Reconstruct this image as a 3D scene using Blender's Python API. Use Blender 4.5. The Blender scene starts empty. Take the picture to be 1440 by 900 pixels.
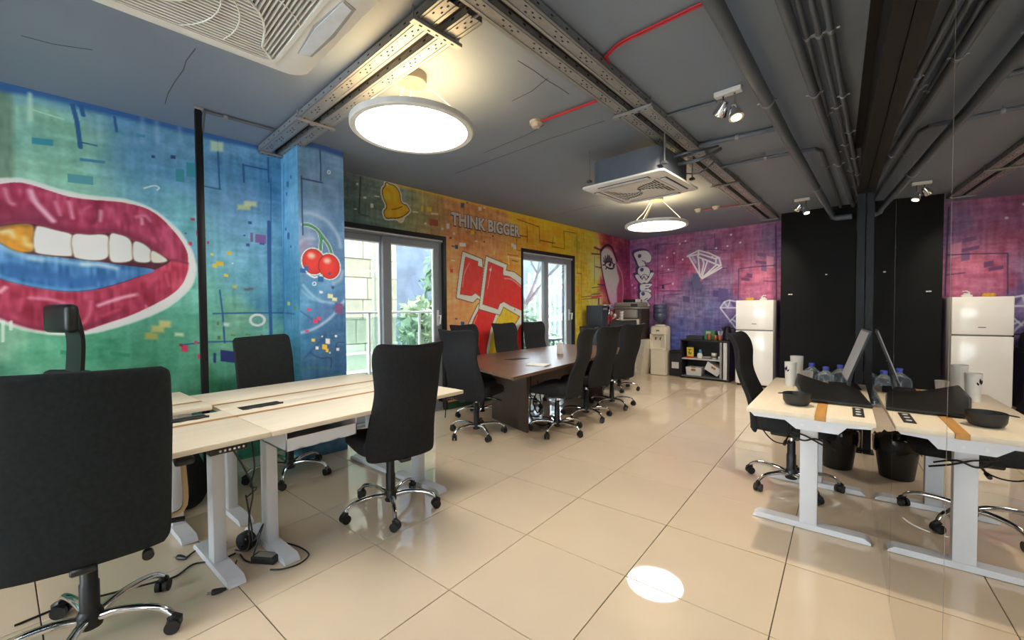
import bpy, bmesh, math, random
import numpy as np
from mathutils import Vector, Matrix

rng = np.random.default_rng(7)
random.seed(7)
SC = bpy.context.scene
COL = SC.collection

# ---------------------------------------------------------------- camera
FPX, YAW, PITCH, ROLL = 582.63, 0.675302, -0.025482, -0.005647
CAM = np.array([2.016522, -2.49348, 1.301448])
_cy, _sy = math.cos(YAW), math.sin(YAW)
FW = np.array([-_sy*math.cos(PITCH), _cy*math.cos(PITCH), math.sin(PITCH)])
_r0 = np.array([_cy, _sy, 0.0]); _u0 = np.cross(_r0, FW)
RT = _r0*math.cos(ROLL)+_u0*math.sin(ROLL)
UP = -_r0*math.sin(ROLL)+_u0*math.cos(ROLL)
cd = bpy.data.cameras.new('camera'); cam = bpy.data.objects.new('camera', cd); COL.objects.link(cam)
cd.sensor_fit = 'HORIZONTAL'; cd.sensor_width = 36.0; cd.lens = 36.0*FPX/1440.0
cd.clip_start = 0.02; cd.clip_end = 200
Mx = Matrix.Identity(4)
for i in range(3):
    Mx[i][0] = RT[i]; Mx[i][1] = UP[i]; Mx[i][2] = -FW[i]; Mx[i][3] = CAM[i]
cam.matrix_world = Mx
SC.camera = cam

# ---------------------------------------------------------------- world, exposure
SC.view_settings.view_transform = 'Standard'
SC.view_settings.look = 'None'
SC.view_settings.gamma = 1.0
SC.view_settings.use_curve_mapping = False
SC.view_settings.exposure = 0.72
SKY = 10.0
LAMP = 17.0          # emission of the pendant diffusers
UPLIGHT = 9.0        # emission of their upper side
w = bpy.data.worlds.new('overcast_sky'); SC.world = w; w.use_nodes = True
bg = w.node_tree.nodes['Background']
bg.inputs[0].default_value = (0.84, 0.92, 1.0, 1); bg.inputs[1].default_value = SKY

# ---------------------------------------------------------------- frames: x,y follow the floor tiles; v,u follow the walls
ANG = math.radians(4.9)
U = np.array([math.sin(ANG), math.cos(ANG), 0]); V = np.array([math.cos(ANG), -math.sin(ANG), 0])
H = 2.77                       # ceiling height
VL, VP, VW, UB = -1.975, -1.56, -2.10, 5.92     # lips wall, pillar face, window wall, back wall
UK = 5.30                      # black wall face
def W(v, u, z=0.0):
    p = V*v+U*u
    return (float(p[0]), float(p[1]), float(z))
def ray(x, y): return FW+RT*(x-720)/FPX-UP*(y-450)/FPX
def on(px, axis, val):         # photo point -> world point on a wall plane or a level
    n = {'v': V, 'u': U, 'z': np.array([0, 0, 1.]), 'x': np.array([1., 0, 0]), 'y': np.array([0, 1., 0])}[axis]
    d = ray(*px); t = (val-CAM @ n)/(d @ n)
    return CAM+d*t
def fl(x, y, z=0.0): return on((x, y), 'z', z)
def ceil_pt(x, y, z):
    p = on((x, y), 'z', z); return (float(p @ V), float(p @ U), z)

# ---------------------------------------------------------------- materials
def lin(c):
    c = np.asarray(c, float)/255.0
    return np.where(c <= 0.04045, c/12.92, ((c+0.055)/1.055)**2.4)
MATS = {}
def mat(name, rgb=(128, 128, 128), rough=0.5, metal=0.0, var=0.08, scale=12.0, bump=0.0, bscale=200.0, stretch=None, emit=0.0, spec=0.5, alpha=None, vcol=False, trans=0.0):
    if name in MATS: return MATS[name]
    m = bpy.data.materials.new(name); m.use_nodes = True; nt = m.node_tree; N = nt.nodes; L = nt.links
    p = N['Principled BSDF']
    c = lin(rgb)
    p.inputs['Roughness'].default_value = rough; p.inputs['Metallic'].default_value = metal
    p.inputs['Specular IOR Level'].default_value = spec
    if trans: p.inputs['Transmission Weight'].default_value = trans
    tc = N.new('ShaderNodeTexCoord'); mp = N.new('ShaderNodeMapping'); L.new(tc.outputs['Object'], mp.inputs[0])
    if stretch: mp.inputs['Scale'].default_value = stretch
    nz = N.new('ShaderNodeTexNoise'); nz.inputs['Scale'].default_value = scale; nz.inputs['Detail'].default_value = 5
    L.new(mp.outputs[0], nz.inputs['Vector'])
    rp = N.new('ShaderNodeValToRGB'); rp.color_ramp.elements[0].position = 0.3; rp.color_ramp.elements[1].position = 0.7
    rp.color_ramp.elements[0].color = (*(c*(1-var)), 1); rp.color_ramp.elements[1].color = (*np.minimum(c*(1+var), 1), 1)
    L.new(nz.outputs['Fac'], rp.inputs[0])
    if vcol:
        at = N.new('ShaderNodeVertexColor'); at.layer_name = 'paint'
        mx = N.new('ShaderNodeMix'); mx.data_type = 'RGBA'; mx.blend_type = 'MULTIPLY'; mx.inputs['Factor'].default_value = 1
        L.new(at.outputs[0], mx.inputs[6]); L.new(rp.outputs[0], mx.inputs[7]); L.new(mx.outputs[2], p.inputs['Base Color'])
    else:
        L.new(rp.outputs[0], p.inputs['Base Color'])
    if bump:
        n2 = N.new('ShaderNodeTexNoise'); n2.inputs['Scale'].default_value = bscale; n2.inputs['Detail'].default_value = 3
        L.new(mp.outputs[0], n2.inputs['Vector'])
        b = N.new('ShaderNodeBump'); b.inputs['Strength'].default_value = bump; b.inputs['Distance'].default_value = 0.004
        L.new(n2.outputs['Fac'], b.inputs['Height']); L.new(b.outputs[0], p.inputs['Normal'])
    if emit:
        p.inputs['Emission Color'].default_value = (*c, 1); p.inputs['Emission Strength'].default_value = emit
    MATS[name] = m; return m
def glassy(name, tint=(1, 1, 1), refl=1.0, body=0.0, bodyrgb=(200, 220, 230)):
    if name in MATS: return MATS[name]
    m = bpy.data.materials.new(name); m.use_nodes = True; nt = m.node_tree; N = nt.nodes; L = nt.links
    N.remove(N['Principled BSDF']); out = N['Material Output']
    t = N.new('ShaderNodeBsdfTransparent'); t.inputs[0].default_value = (*tint, 1)
    g = N.new('ShaderNodeBsdfGlossy'); g.inputs['Roughness'].default_value = 0.02; g.inputs[0].default_value = (.9, .95, 1, 1)
    f = N.new('ShaderNodeFresnel'); f.inputs[0].default_value = 1.45
    mu = N.new('ShaderNodeMath'); mu.operation = 'MULTIPLY'; mu.inputs[1].default_value = refl; L.new(f.outputs[0], mu.inputs[0])
    mx = N.new('ShaderNodeMixShader'); L.new(mu.outputs[0], mx.inputs[0]); L.new(t.outputs[0], mx.inputs[1]); L.new(g.outputs[0], mx.inputs[2])
    last = mx
    if body:
        d = N.new('ShaderNodeBsdfDiffuse'); d.inputs[0].default_value = (*lin(bodyrgb), 1)
        m2 = N.new('ShaderNodeMixShader'); m2.inputs[0].default_value = body; L.new(mx.outputs[0], m2.inputs[1]); L.new(d.outputs[0], m2.inputs[2]); last = m2
    L.new(last.outputs[0], out.inputs[0]); MATS[name] = m; return m
def glow(name, rgb, s):
    if name in MATS: return MATS[name]
    m = bpy.data.materials.new(name); m.use_nodes = True; nt = m.node_tree
    nt.nodes.remove(nt.nodes['Principled BSDF']); e = nt.nodes.new('ShaderNodeEmission')
    e.inputs[0].default_value = (*lin(rgb), 1); e.inputs[1].default_value = s
    nt.links.new(e.outputs[0], nt.nodes['Material Output'].inputs[0]); MATS[name] = m; return m

# ---------------------------------------------------------------- mesh collector
class MB:
    def __init__(s): s.v = []; s.f = []; s.m = []
    def add(s, vs, fs, mi=0):
        o = len(s.v); s.v += [tuple(map(float, p)) for p in vs]
        for f in fs: s.f.append(tuple(i+o for i in f)); s.m.append(mi)
        return s
    def box(s, x0, y0, z0, x1, y1, z1, mi=0):
        return s.add([(x0, y0, z0), (x1, y0, z0), (x1, y1, z0), (x0, y1, z0), (x0, y0, z1), (x1, y0, z1), (x1, y1, z1), (x0, y1, z1)],
              [(0, 3, 2, 1), (4, 5, 6, 7), (0, 1, 5, 4), (1, 2, 6, 5), (2, 3, 7, 6), (3, 0, 4, 7)], mi)
    def hexa(s, pts, mi=0):    # 8 points: bottom ring, top ring
        return s.add(pts, [(0, 3, 2, 1), (4, 5, 6, 7), (0, 1, 5, 4), (1, 2, 6, 5), (2, 3, 7, 6), (3, 0, 4, 7)], mi)
    def rbox(s, x0, y0, z0, x1, y1, z1, b=0.005, seg=2, mi=0):
        bm = bmesh.new(); bmesh.ops.create_cube(bm, size=1)
        for v in bm.verts: v.co = ((x0+x1)/2+v.co.x*(x1-x0), (y0+y1)/2+v.co.y*(y1-y0), (z0+z1)/2+v.co.z*(z1-z0))
        bmesh.ops.bevel(bm, geom=bm.edges[:], offset=b, segments=seg, profile=0.5, affect='EDGES', clamp_overlap=True)
        bm.verts.index_update()
        s.add([v.co for v in bm.verts], [[v.index for v in f.verts] for f in bm.faces], mi); bm.free(); return s
    def prism(s, poly, z0, z1, mi=0):
        n = len(poly); vs = [(p[0], p[1], z0) for p in poly]+[(p[0], p[1], z1) for p in poly]
        a = sum(poly[i][0]*poly[(i+1) % n][1]-poly[(i+1) % n][0]*poly[i][1] for i in range(n))
        fs = [tuple(range(n))[::-1], tuple(range(n, 2*n))]+[(i, (i+1) % n, n+(i+1) % n, n+i) for i in range(n)]
        if a < 0: fs = [f[::-1] for f in fs]
        return s.add(vs, fs, mi)
    def rings(s, rings, mi=0, cap=True, closed=False):
        n = len(rings[0]); vs = [p for r in rings for p in r]; fs = []
        k = len(rings)
        for i in range(k if closed else k-1):
            a = i*n; b = ((i+1) % k)*n
            for j in range(n): fs.append((a+j, a+(j+1) % n, b+(j+1) % n, b+j))
        if cap and not closed: fs += [tuple(range(n))[::-1], tuple(range((k-1)*n, k*n))]
        return s.add(vs, fs, mi)
    def tube(s, pts, r, n=8, mi=0, flat=1.0):
        P = [Vector(p) for p in pts]; k = len(P); R = r if hasattr(r, '__len__') else [r]*k
        T = [(P[min(i+1, k-1)]-P[max(i-1, 0)]).normalized() for i in range(k)]
        a = Vector((0, 0, 1)) if abs(T[0].z) < 0.9 else Vector((1, 0, 0))
        nrm = T[0].cross(a).normalized(); rs = []
        for i in range(k):
            nrm = (nrm-T[i]*nrm.dot(T[i])).normalized(); bn = T[i].cross(nrm)
            rs.append([P[i]+(nrm*math.cos(2*math.pi*j/n)+bn*flat*math.sin(2*math.pi*j/n))*R[i] for j in range(n)])
        return s.rings(rs, mi)
    def cyl(s, p0, p1, r0, r1=None, n=16, mi=0): return s.tube([p0, p1], [r0, r0 if r1 is None else r1], n, mi)
    def lathe(s, c, prof, n=24, mi=0, cap=True):
        return s.rings([[(c[0]+r*math.cos(2*math.pi*j/n), c[1]+r*math.sin(2*math.pi*j/n), c[2]+z) for j in range(n)] for r, z in prof], mi, cap)
    def build(s, name, mats, parent=None, loc=None, rz=0.0, smooth=True, angle=40):
        me = bpy.data.meshes.new(name); me.from_pydata(s.v, [], s.f)
        for m in (mats if isinstance(mats, (list, tuple)) else [mats]): me.materials.append(m)
        if any(s.m): me.polygons.foreach_set('material_index', s.m)
        if smooth:
            me.polygons.foreach_set('use_smooth', [True]*len(me.polygons)); me.set_sharp_from_angle(angle=math.radians(angle))
        me.update()
        return put(name, me, parent, loc, rz)
def put(name, me, parent=None, loc=None, rz=0.0):
    o = bpy.data.objects.new(name, me); COL.objects.link(o)
    if parent is not None: o.parent = parent
    if loc is not None: o.location = loc
    if rz: o.rotation_euler = (0, 0, rz)
    return o
def tag(o, label=None, cat=None, group=None, kind=None):
    if label: o['label'] = label
    if cat: o['category'] = cat
    if group: o['group'] = group
    if kind: o['kind'] = kind
    return o
def thing(name, label, cat, loc=(0, 0, 0), rz=0.0, group=None):
    return tag(put(name, None, None, loc, rz), label, cat, group)
KIDS = {}
def kids(o): return [c for c in COL.objects if c.parent == o]
def dup(src, loc, rz, label, group=None):
    def rec(o, par):
        c = o.copy(); COL.objects.link(c)
        if par is not None: c.parent = par
        for k in kids(o): rec(k, c)
        return c
    r = rec(src, None); r.location = loc; r.rotation_euler = (0, 0, rz); r['label'] = label
    if group: r['group'] = group
    return r
def struct(o): o['kind'] = 'structure'; return o
def smooth_pts(P, n=6, closed=False):
    P = np.array(P, float); k = len(P); out = []
    for i in range(k if closed else k-1):
        p0, p1, p2, p3 = (P[(i-1) % k], P[i], P[(i+1) % k], P[(i+2) % k]) if closed else (P[max(i-1, 0)], P[i], P[i+1], P[min(i+2, k-1)])
        for j in range(n):
            t = j/n
            out.append(0.5*((2*p1)+(-p0+p2)*t+(2*p0-5*p1+4*p2-p3)*t*t+(-p0+3*p1-3*p2+p3)*t**3))
    if not closed: out.append(P[-1])
    return np.array(out)

M_FABRIC = mat('black_chair_fabric', (45, 46, 49), 0.95, var=0.15, scale=60, bump=0.35, bscale=900, spec=0.15)
M_FABRIC_D = mat('black_mesh_fabric', (42, 46, 48), 0.95, var=0.15, scale=60, bump=0.35, bscale=900, spec=0.15)
M_LEATHER = mat('black_leather', (20, 22, 22), 0.4, var=0.1, bump=0.1, bscale=300)
M_PLASTIC = mat('black_plastic', (26, 27, 29), 0.4, var=0.1)
M_CHROME = mat('chrome', (225, 225, 228), 0.08, 1.0, var=0.02)
M_WHITE = mat('white_painted_metal', (222, 224, 230), 0.4, var=0.02)
M_MAPLE = mat('pale_maple_laminate', (240, 226, 202), 0.42, var=0.035, scale=4, stretch=(8, 0.6, 4))
M_STRIP = mat('brown_wood_strip', (176, 124, 66), 0.5, var=0.1, scale=8, stretch=(8, 0.6, 4))
M_DARKGREY = mat('dark_grey_metal', (84, 88, 94), 0.45, 0.0, var=0.06)
M_STEEL = mat('galvanised_steel', (150, 153, 158), 0.42, 0.35, var=0.08, scale=30)
M_GREYPAINT = mat('grey_ceiling_paint', (104, 106, 110), 0.55, var=0.05, scale=5)
M_PIPE = mat('grey_pipe_paint', (94, 103, 116), 0.4, var=0.06, scale=8)
M_BLACKSTEEL = mat('black_painted_steel', (17, 19, 23), 0.45, var=0.1, spec=.3)
M_WPLASTIC = mat('white_plastic', (232, 232, 230), 0.35, var=0.02)
M_SLOT = mat('dark_slot', (22, 23, 25), 0.7, var=0.1)
M_CABLE = mat('black_cable_rubber', (20, 20, 22), 0.45, var=0.1)
M_RED = mat('red_conduit', (190, 40, 55), 0.4, var=0.05)
# ---------------------------------------------------------------- floor of polished tiles
T = 0.6
o = MB().box(-4.2, -7.6, -0.12, 2.32, 6.5, -0.006).build('floor', mat('dark_grout', (46, 40, 35), 0.8, var=0.1)); FLOOR = struct(o)
M_TILE = mat('polished_beige_tile', (228, 208, 182), 0.03, var=0.03, scale=2.5, spec=0.75)
tb = MB().rbox(-T/2+0.0021, -T/2+0.0021, -0.010, T/2-0.0021, T/2-0.0021, 0.0, 0.0012, 1)
first = None
for i in range(-7, 4):
    for j in range(-10, 11):
        x, y = (i+0.5)*T, (j+0.5)*T
        if (Vector((x, y, 0)).dot(Vector(V))) < -2.5 or j < -7 and i < 0: continue
        x1 = T if i < 3 else 0.38
        if first is None:
            c = first = tb.build('tile', M_TILE, FLOOR)
        else:
            c = first.copy(); COL.objects.link(c); c.parent = FLOOR
        c.location = (x, y-(0.0018 if j < 0 else -0.0018), 0)
        c.rotation_euler = (random.uniform(-1, 1)*0.0006, random.uniform(-1, 1)*0.0006, 0)
        if i == 3: c.scale = (0.73, 1, 1); c.location.x = 1.8+0.219

# ---------------------------------------------------------------- ceiling
cb = MB()
cb.hexa([W(-2.6, -7.2, H), W(2.45, -7.2, H), W(2.0, 6.1, H), W(-2.6, 6.1, H), W(-2.6, -7.2, H+.2), W(2.45, -7.2, H+.2), W(2.0, 6.1, H+.2), W(-2.6, 6.1, H+.2)])
CEIL = struct(cb.build('ceiling', mat('grey_painted_ceiling', (126, 139, 158), 0.6, var=0.06, scale=1.5, bump=0.25, bscale=25), smooth=False))
M_CRACK = mat('dark_crack', (80, 82, 86), 0.9)
def ribbon(name, pts, wd, m, parent):
    mb = MB()
    P = [np.array(W(p[0], p[1], H-0.0015)) for p in pts]
    for a, b in zip(P[:-1], P[1:]):
        d = b-a; n = np.array([-d[1], d[0], 0]); n = n/np.linalg.norm(n)*wd/2; dz = np.array([0, 0, 0.003])
        mb.hexa([a-n, b-n, b+n, a+n, a-n+dz, b-n+dz, b+n+dz, a+n+dz])
    return mb.build(name, m, parent, smooth=False)
for px in ([(275, 68), (262, 85), (258, 98), (245, 116), (236, 132), (232, 146)], [(728, 85), (752, 100), (768, 112), (785, 122), (800, 132)], [(640, 244), (700, 222), (770, 196), (850, 170)],
           [(680, 215), (740, 190), (765, 176)], [(790, 300), (830, 290), (850, 288)], [(30, 50), (75, 62), (130, 70)], [(770, 110), (748, 128), (720, 142)]):
    ribbon('ceiling_crack', [ceil_pt(x, y, H)[:2] for x, y in px], 0.0045, M_CRACK, CEIL)

# ---------------------------------------------------------------- mural painter: colour fields on a fine wall mesh
def vnoise(S, Z, fs, fz, seed):
    r = np.random.default_rng(seed); G = r.random((64, 64))
    a = S*fs; b = Z*fz; i = np.floor(a).astype(int); j = np.floor(b).astype(int); fa = a-i; fb = b-j
    fa = fa*fa*(3-2*fa); fb = fb*fb*(3-2*fb)
    g = lambda x, y: G[x % 64, y % 64]
    return (g(i, j)*(1-fa)+g(i+1, j)*fa)*(1-fb)+(g(i, j+1)*(1-fa)+g(i+1, j+1)*fa)*fb
class Mural:
    def __init__(s, axis, val, s0, s1, z0, z1, step):
        s.axis, s.val = axis, val
        s.ns = int(round((s1-s0)/step))+1; s.nz = int(round((z1-z0)/step))+1
        s.s = np.linspace(s0, s1, s.ns); s.z = np.linspace(z0, z1, s.nz)
        s.S, s.Z = np.meshgrid(s.s, s.z); s.C = np.zeros(s.S.shape+(3,)); s.step = step
    def p(s, pts, off=(0, 0), k=1.0):       # photo points (of a crop at scale k) -> wall coordinates
        out = []
        for x, y in pts:
            q = on((off[0]+x/k, off[1]+y/k), s.axis, s.val)
            out.append((float(q @ (U if s.axis == 'v' else V)), float(q[2])))
        return np.array(out)
    def base(s, spots, seed, amp=16, pw=3.0):
        P = s.p([a[0] for a in spots]); Cc = np.array([a[1] for a in spots], float)
        w = np.zeros(s.S.shape); acc = np.zeros_like(s.C)
        js = vnoise(s.S, s.Z, 5, 5, seed+9)*0.16-0.08; jz = vnoise(s.S, s.Z, 5, 5, seed+8)*0.16-0.08
        for (a, b), c in zip(P, Cc):
            k = 1/((s.S+js-a)**2+(s.Z+jz-b)**2+0.004)**(pw/2); w += k; acc += k[..., None]*c
        s.C = acc/w[..., None]
        n = (vnoise(s.S, s.Z, 40, 5, seed)+vnoise(s.S, s.Z, 6, 34, seed+1)+vnoise(s.S, s.Z, 14, 14, seed+2)+0.7*vnoise(s.S, s.Z, 60, 60, seed+3)-1.85)
        blk = np.floor(vnoise(s.S, s.Z, 4, 4, seed+4)*5)/5-0.4
        s.C += (n*amp+blk*amp*0.9)[..., None]*np.array([1.0, 1.0, 1.0]); s.C = np.clip(s.C, 6, 250)
    def _sub(s, P, m):
        i0 = np.searchsorted(s.s, P[:, 0].min()-m); i1 = np.searchsorted(s.s, P[:, 0].max()+m)
        j0 = np.searchsorted(s.z, P[:, 1].min()-m); j1 = np.searchsorted(s.z, P[:, 1].max()+m)
        return slice(j0, j1), slice(i0, i1)
    def _segd(s, S, Z, P, closed):
        d = np.full(S.shape, 1e9); inside = np.zeros(S.shape, bool); n = len(P)
        for i in range(n if closed else n-1):
            a, b = P[i], P[(i+1) % n]; e = b-a; L = e @ e+1e-12
            t = np.clip(((S-a[0])*e[0]+(Z-a[1])*e[1])/L, 0, 1)
            d = np.minimum(d, (S-a[0]-t*e[0])**2+(Z-a[1]-t*e[1])**2)
            if closed and (a[1] != b[1]):
                c = ((a[1] > Z) != (b[1] > Z)) & (S < (b[0]-a[0])*(Z-a[1])/(b[1]-a[1])+a[0]); inside ^= c
        return np.sqrt(d), inside
    def poly(s, P, col, alpha=1.0, soft=None, tex=0, col2=None, grow=0.0):
        soft = soft or s.step*0.8; sl = s._sub(P, soft+abs(grow)+s.step)
        S, Z = s.S[sl], s.Z[sl]
        if S.size == 0: return
        d, ins = s._segd(S, Z, P, True); d = np.where(ins, d, -d)+grow
        a = np.clip(0.5+d/soft, 0, 1)*alpha; c = np.array(col, float)*np.ones(S.shape+(1,))
        if col2 is not None:
            t = np.clip((Z-P[:, 1].min())/(np.ptp(P[:, 1])+1e-6), 0, 1)[..., None]; c = c*t+np.array(col2, float)*(1-t)
        if tex: c = c+((vnoise(S, Z, 22, 22, 5)+vnoise(S, Z, 60, 12, 6)-1.0)*tex)[..., None]
        s.C[sl] = s.C[sl]*(1-a[..., None])+np.clip(c, 2, 252)*a[..., None]
    def stroke(s, P, wd, col, alpha=1.0, soft=None):
        soft = soft or s.step*0.8; sl = s._sub(P, wd+soft+s.step); S, Z = s.S[sl], s.Z[sl]
        if S.size == 0: return
        d, _ = s._segd(S, Z, P, False); a = np.clip(0.5+(wd/2-d)/soft, 0, 1)[..., None]*alpha
        s.C[sl] = s.C[sl]*(1-a)+np.array(col, float)*a
    def disc(s, c, r, col, alpha=1.0, soft=None, ry=None):
        t = np.linspace(0, 2*np.pi, 25)[:-1]
        s.poly(np.stack([c[0]+r*np.cos(t), c[1]+(ry or r)*np.sin(t)], 1), col, alpha, soft)
    def rects(s, items):                      # photo rectangles x,y,w,h,colour
        for x, y, a, b, c in items: s.poly(s.p([(x, y), (x+a, y+a*.12), (x+a, y+b+a*.12), (x, y+b)]), c)
    def build(s, name, mats, solids, holes=(), gain=1.42, sat=.84):
        g_ = s.C.mean(axis=2, keepdims=True); s.C = np.clip(g_+(s.C-g_)*sat, 2, 254)
        n = s.ns*s.nz; fr = U if s.axis == 'v' else V; nv = V if s.axis == 'v' else U
        off = nv*s.val
        co = fr[None, :]*s.S.reshape(-1, 1)+off[None, :]; co[:, 2] = s.Z.ravel()
        i, j = np.meshgrid(np.arange(s.ns-1), np.arange(s.nz-1)); keep = np.ones(i.shape, bool)
        cs, cz = (s.s[:-1]+s.s[1:])/2, (s.z[:-1]+s.z[1:])/2
        for h in holes: keep &= ~((cs[i] > h[0]) & (cs[i] < h[1]) & (cz[j] > h[2]) & (cz[j] < h[3]))
        i, j = i[keep], j[keep]; a = j*s.ns+i
        q = np.stack([a, a+1, a+1+s.ns, a+s.ns], 1) if s.axis == 'v' else np.stack([a, a+1, a+1+s.ns, a+s.ns], 1)
        extra = MB()
        for b in solids: extra.hexa(b)
        ev = np.array(extra.v).reshape(-1, 3); ef = np.array(extra.f, int).reshape(-1, 4)+n
        allv = np.concatenate([co, ev]); allf = np.concatenate([q, ef])
        me = bpy.data.meshes.new(name); me.vertices.add(len(allv)); me.vertices.foreach_set('co', allv.ravel())
        me.loops.add(allf.size); me.loops.foreach_set('vertex_index', allf.ravel().astype(np.int32))
        me.polygons.add(len(allf)); me.polygons.foreach_set('loop_start', np.arange(0, allf.size, 4, dtype=np.int32))
        mi = np.zeros(len(allf), np.int32); mi[len(q):] = 1
        for m in mats: me.materials.append(m)
        me.polygons.foreach_set('material_index', mi)
        at = me.color_attributes.new('paint', 'FLOAT_COLOR', 'POINT')
        c4 = np.ones((len(allv), 4)); c4[:n, :3] = np.minimum(lin(s.C.reshape(-1, 3))*gain, .9); at.data.foreach_set('color', c4.ravel().astype(np.float32))
        me.update(calc_edges=True); me.validate()
        return struct(put(name, me))
M_MURAL = mat('painted_mural', (255, 255, 255), 0.55, var=0.0, vcol=True, bump=0.15, bscale=120)
M_WALLSIDE = mat('blue_green_wall_paint', (90, 150, 150), 0.6, var=0.15, scale=3)
M_REVEAL = mat('white_wall_reveal', (200, 200, 200), 0.6)
def slab_v(v0, v1, u0, u1, z0, z1):
    return [W(v0, u0, z0), W(v1, u0, z0), W(v1, u1, z0), W(v0, u1, z0), W(v0, u0, z1), W(v1, u0, z1), W(v1, u1, z1), W(v0, u1, z1)]

# ---- lips wall
G = Mural('v', VL, -2.80, -0.985, 0.0, H, 0.0052)
G.base([((60, 150), (132, 192, 170)), ((100, 190), (126, 190, 165)), ((30, 240), (135, 195, 172)), ((90, 240), (120, 186, 160)), ((120, 150), (100, 165, 185)), ((170, 170), (78, 140, 188)), ((200, 200), (80, 142, 190)), ((255, 200), (90, 152, 196)),
        ((240, 240), (78, 145, 195)), ((225, 255), (85, 155, 190)), ((320, 230), (72, 135, 188)), ((300, 190), (80, 150, 190)), ((345, 280), (92, 148, 198)), ((310, 300), (95, 158, 200)), ((360, 340), (92, 160, 196)), ((300, 350), (98, 170, 195)),
        ((370, 250), (70, 140, 190)), ((340, 390), (90, 165, 190)), ((375, 380), (80, 152, 185)), ((290, 420), (98, 180, 165)), ((340, 445), (108, 175, 140)), ((372, 470), (92, 165, 150)), ((325, 470), (100, 175, 140)), ((265, 470), (78, 168, 140)), ((255, 500), (60, 150, 115)),
        ((150, 490), (58, 152, 112)), ((320, 510), (72, 160, 125)), ((300, 540), (40, 125, 85)), ((200, 500), (55, 145, 105)), ((20, 490), (130, 185, 150)), ((60, 490), (75, 165, 125)), ((0, 520), (60, 140, 105)), ((385, 420), (60, 135, 170)), ((60, 700), (50, 120, 85)), ((350, 600), (40, 110, 80)),
        ((150, 650), (45, 120, 85)), ((270, 300), (90, 170, 185)), ((275, 440), (90, 178, 155))], 11, amp=17)
G.poly(G.p([(-30, 105), (18, 120), (19, 262), (-30, 262)]), (92, 122, 100), .75, .03, 25)
G.stroke(G.p([(-10, 118), (60, 132), (120, 147), (190, 163), (250, 178), (310, 193), (400, 212)]), 0.075, (28, 82, 160), .9, .035)
G.stroke(G.p([(25, 140), (60, 143), (100, 152)]), 0.05, (90, 160, 195), .6, .05)
for P, wd in (([(102, 148), (108, 170), (111, 190), (113, 207)], .024), ([(114, 200), (136, 205)], .010), ([(114, 150), (117, 162)], .024), ([(161, 165), (164, 185)], .016),
             ([(306, 197), (307, 225), (309, 266), (310, 266)], .012), ([(309, 266), (288, 262)], .010), ([(342, 231), (343, 256)], .016), ([(342, 232), (377, 239)], .014), ([(377, 222), (378, 256)], .014),
             ([(378, 312), (378, 340), (379, 400), (381, 470)], .028), ([(381, 250), (381, 470)], .008), ([(300, 441), (350, 440), (398, 440)], .013), ([(309, 408), (313, 440), (316, 482)], .013), ([(255, 485), (290, 481), (327, 480)], .012)):
    G.stroke(G.p(P), wd, (22, 82, 150), .92)
G.stroke(G.p([(42, 132), (43, 168)]), .02, (190, 225, 205), .7, .015); G.stroke(G.p([(48, 155), (90, 168)]), .008, (195, 228, 205), .7)
for x0 in (137, 150, 210, 230, 262): G.stroke(G.p([(x0-10, 165), (x0-9, 200)]), .02, (150, 190, 210), .4, .03)
G.rects([(45, 193, 30, 9, (40, 140, 165)), (95, 244, 36, 12, (70, 150, 165)), (112, 222, 36, 4, (50, 130, 175)), (247, 237, 12, 18, (45, 140, 165)), (262, 228, 14, 20, (40, 140, 165)), (213, 218, 5, 4, (25, 60, 120)), (240, 218, 7, 5, (25, 60, 120)),
         (192, 188, 12, 4, (50, 135, 180)), (268, 306, 6, 4, (170, 40, 80)), (276, 324, 4, 7, (165, 45, 85)), (264, 340, 6, 5, (180, 35, 70)), (291, 339, 3, 4, (170, 45, 85)), (260, 327, 2, 2, (90, 40, 90)),
         (319, 353, 6, 5, (240, 190, 40)), (296, 356, 4, 3, (235, 195, 60)), (304, 367, 10, 6, (240, 180, 30)), (299, 371, 6, 5, (245, 190, 40)), (315, 385, 6, 4, (240, 195, 50)), (326, 369, 2, 2, (240, 240, 210)), (349, 311, 5, 4, (30, 75, 150)),
         (342, 330, 3, 2, (30, 75, 150)), (346, 342, 5, 4, (30, 80, 150)), (352, 327, 4, 13, (110, 90, 150)), (359, 329, 15, 12, (120, 80, 150)), (365, 341, 7, 3, (60, 80, 150)),
         (255, 485, 9, 9, (205, 40, 85)), (252, 483, 5, 4, (140, 30, 60)), (273, 479, 5, 4, (205, 50, 90)), (278, 498, 8, 6, (225, 40, 105)), (310, 492, 28, 16, (35, 45, 115)), (300, 496, 4, 14, (30, 55, 120)), (305, 452, 3, 5, (90, 130, 60)),
         (306, 472, 4, 5, (90, 120, 50)), (325, 470, 6, 2, (100, 130, 60)), (345, 469, 7, 2, (100, 130, 60)), (366, 470, 4, 2, (70, 120, 70)), (155, 494, 28, 5, (40, 140, 100)), (85, 492, 30, 6, (45, 135, 100))])
for x, y, a, b, c in ((222, 462, 9, 8, (205, 185, 90)), (213, 472, 9, 8, (190, 170, 70)), (232, 455, 8, 8, (215, 195, 110)), (252, 470, 6, 4, (215, 225, 180)), (343, 291, 9, 6, (200, 205, 130)), (352, 286, 9, 6, (215, 215, 150)), (318, 456, 4, 4, (220, 235, 220)), (347, 407, 3, 2, (110, 50, 60)), (353, 406, 3, 2, (110, 50, 60)), (330, 403, 3, 3, (240, 200, 40)), (305, 205, 9, 12, (190, 215, 180))):
    q = G.p([(x-a, y-b*.6), (x+a, y-b*.4), (x+a, y+b*.7), (x-a, y+b*.6)]); G.poly(q, c, .8, .02)
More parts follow.
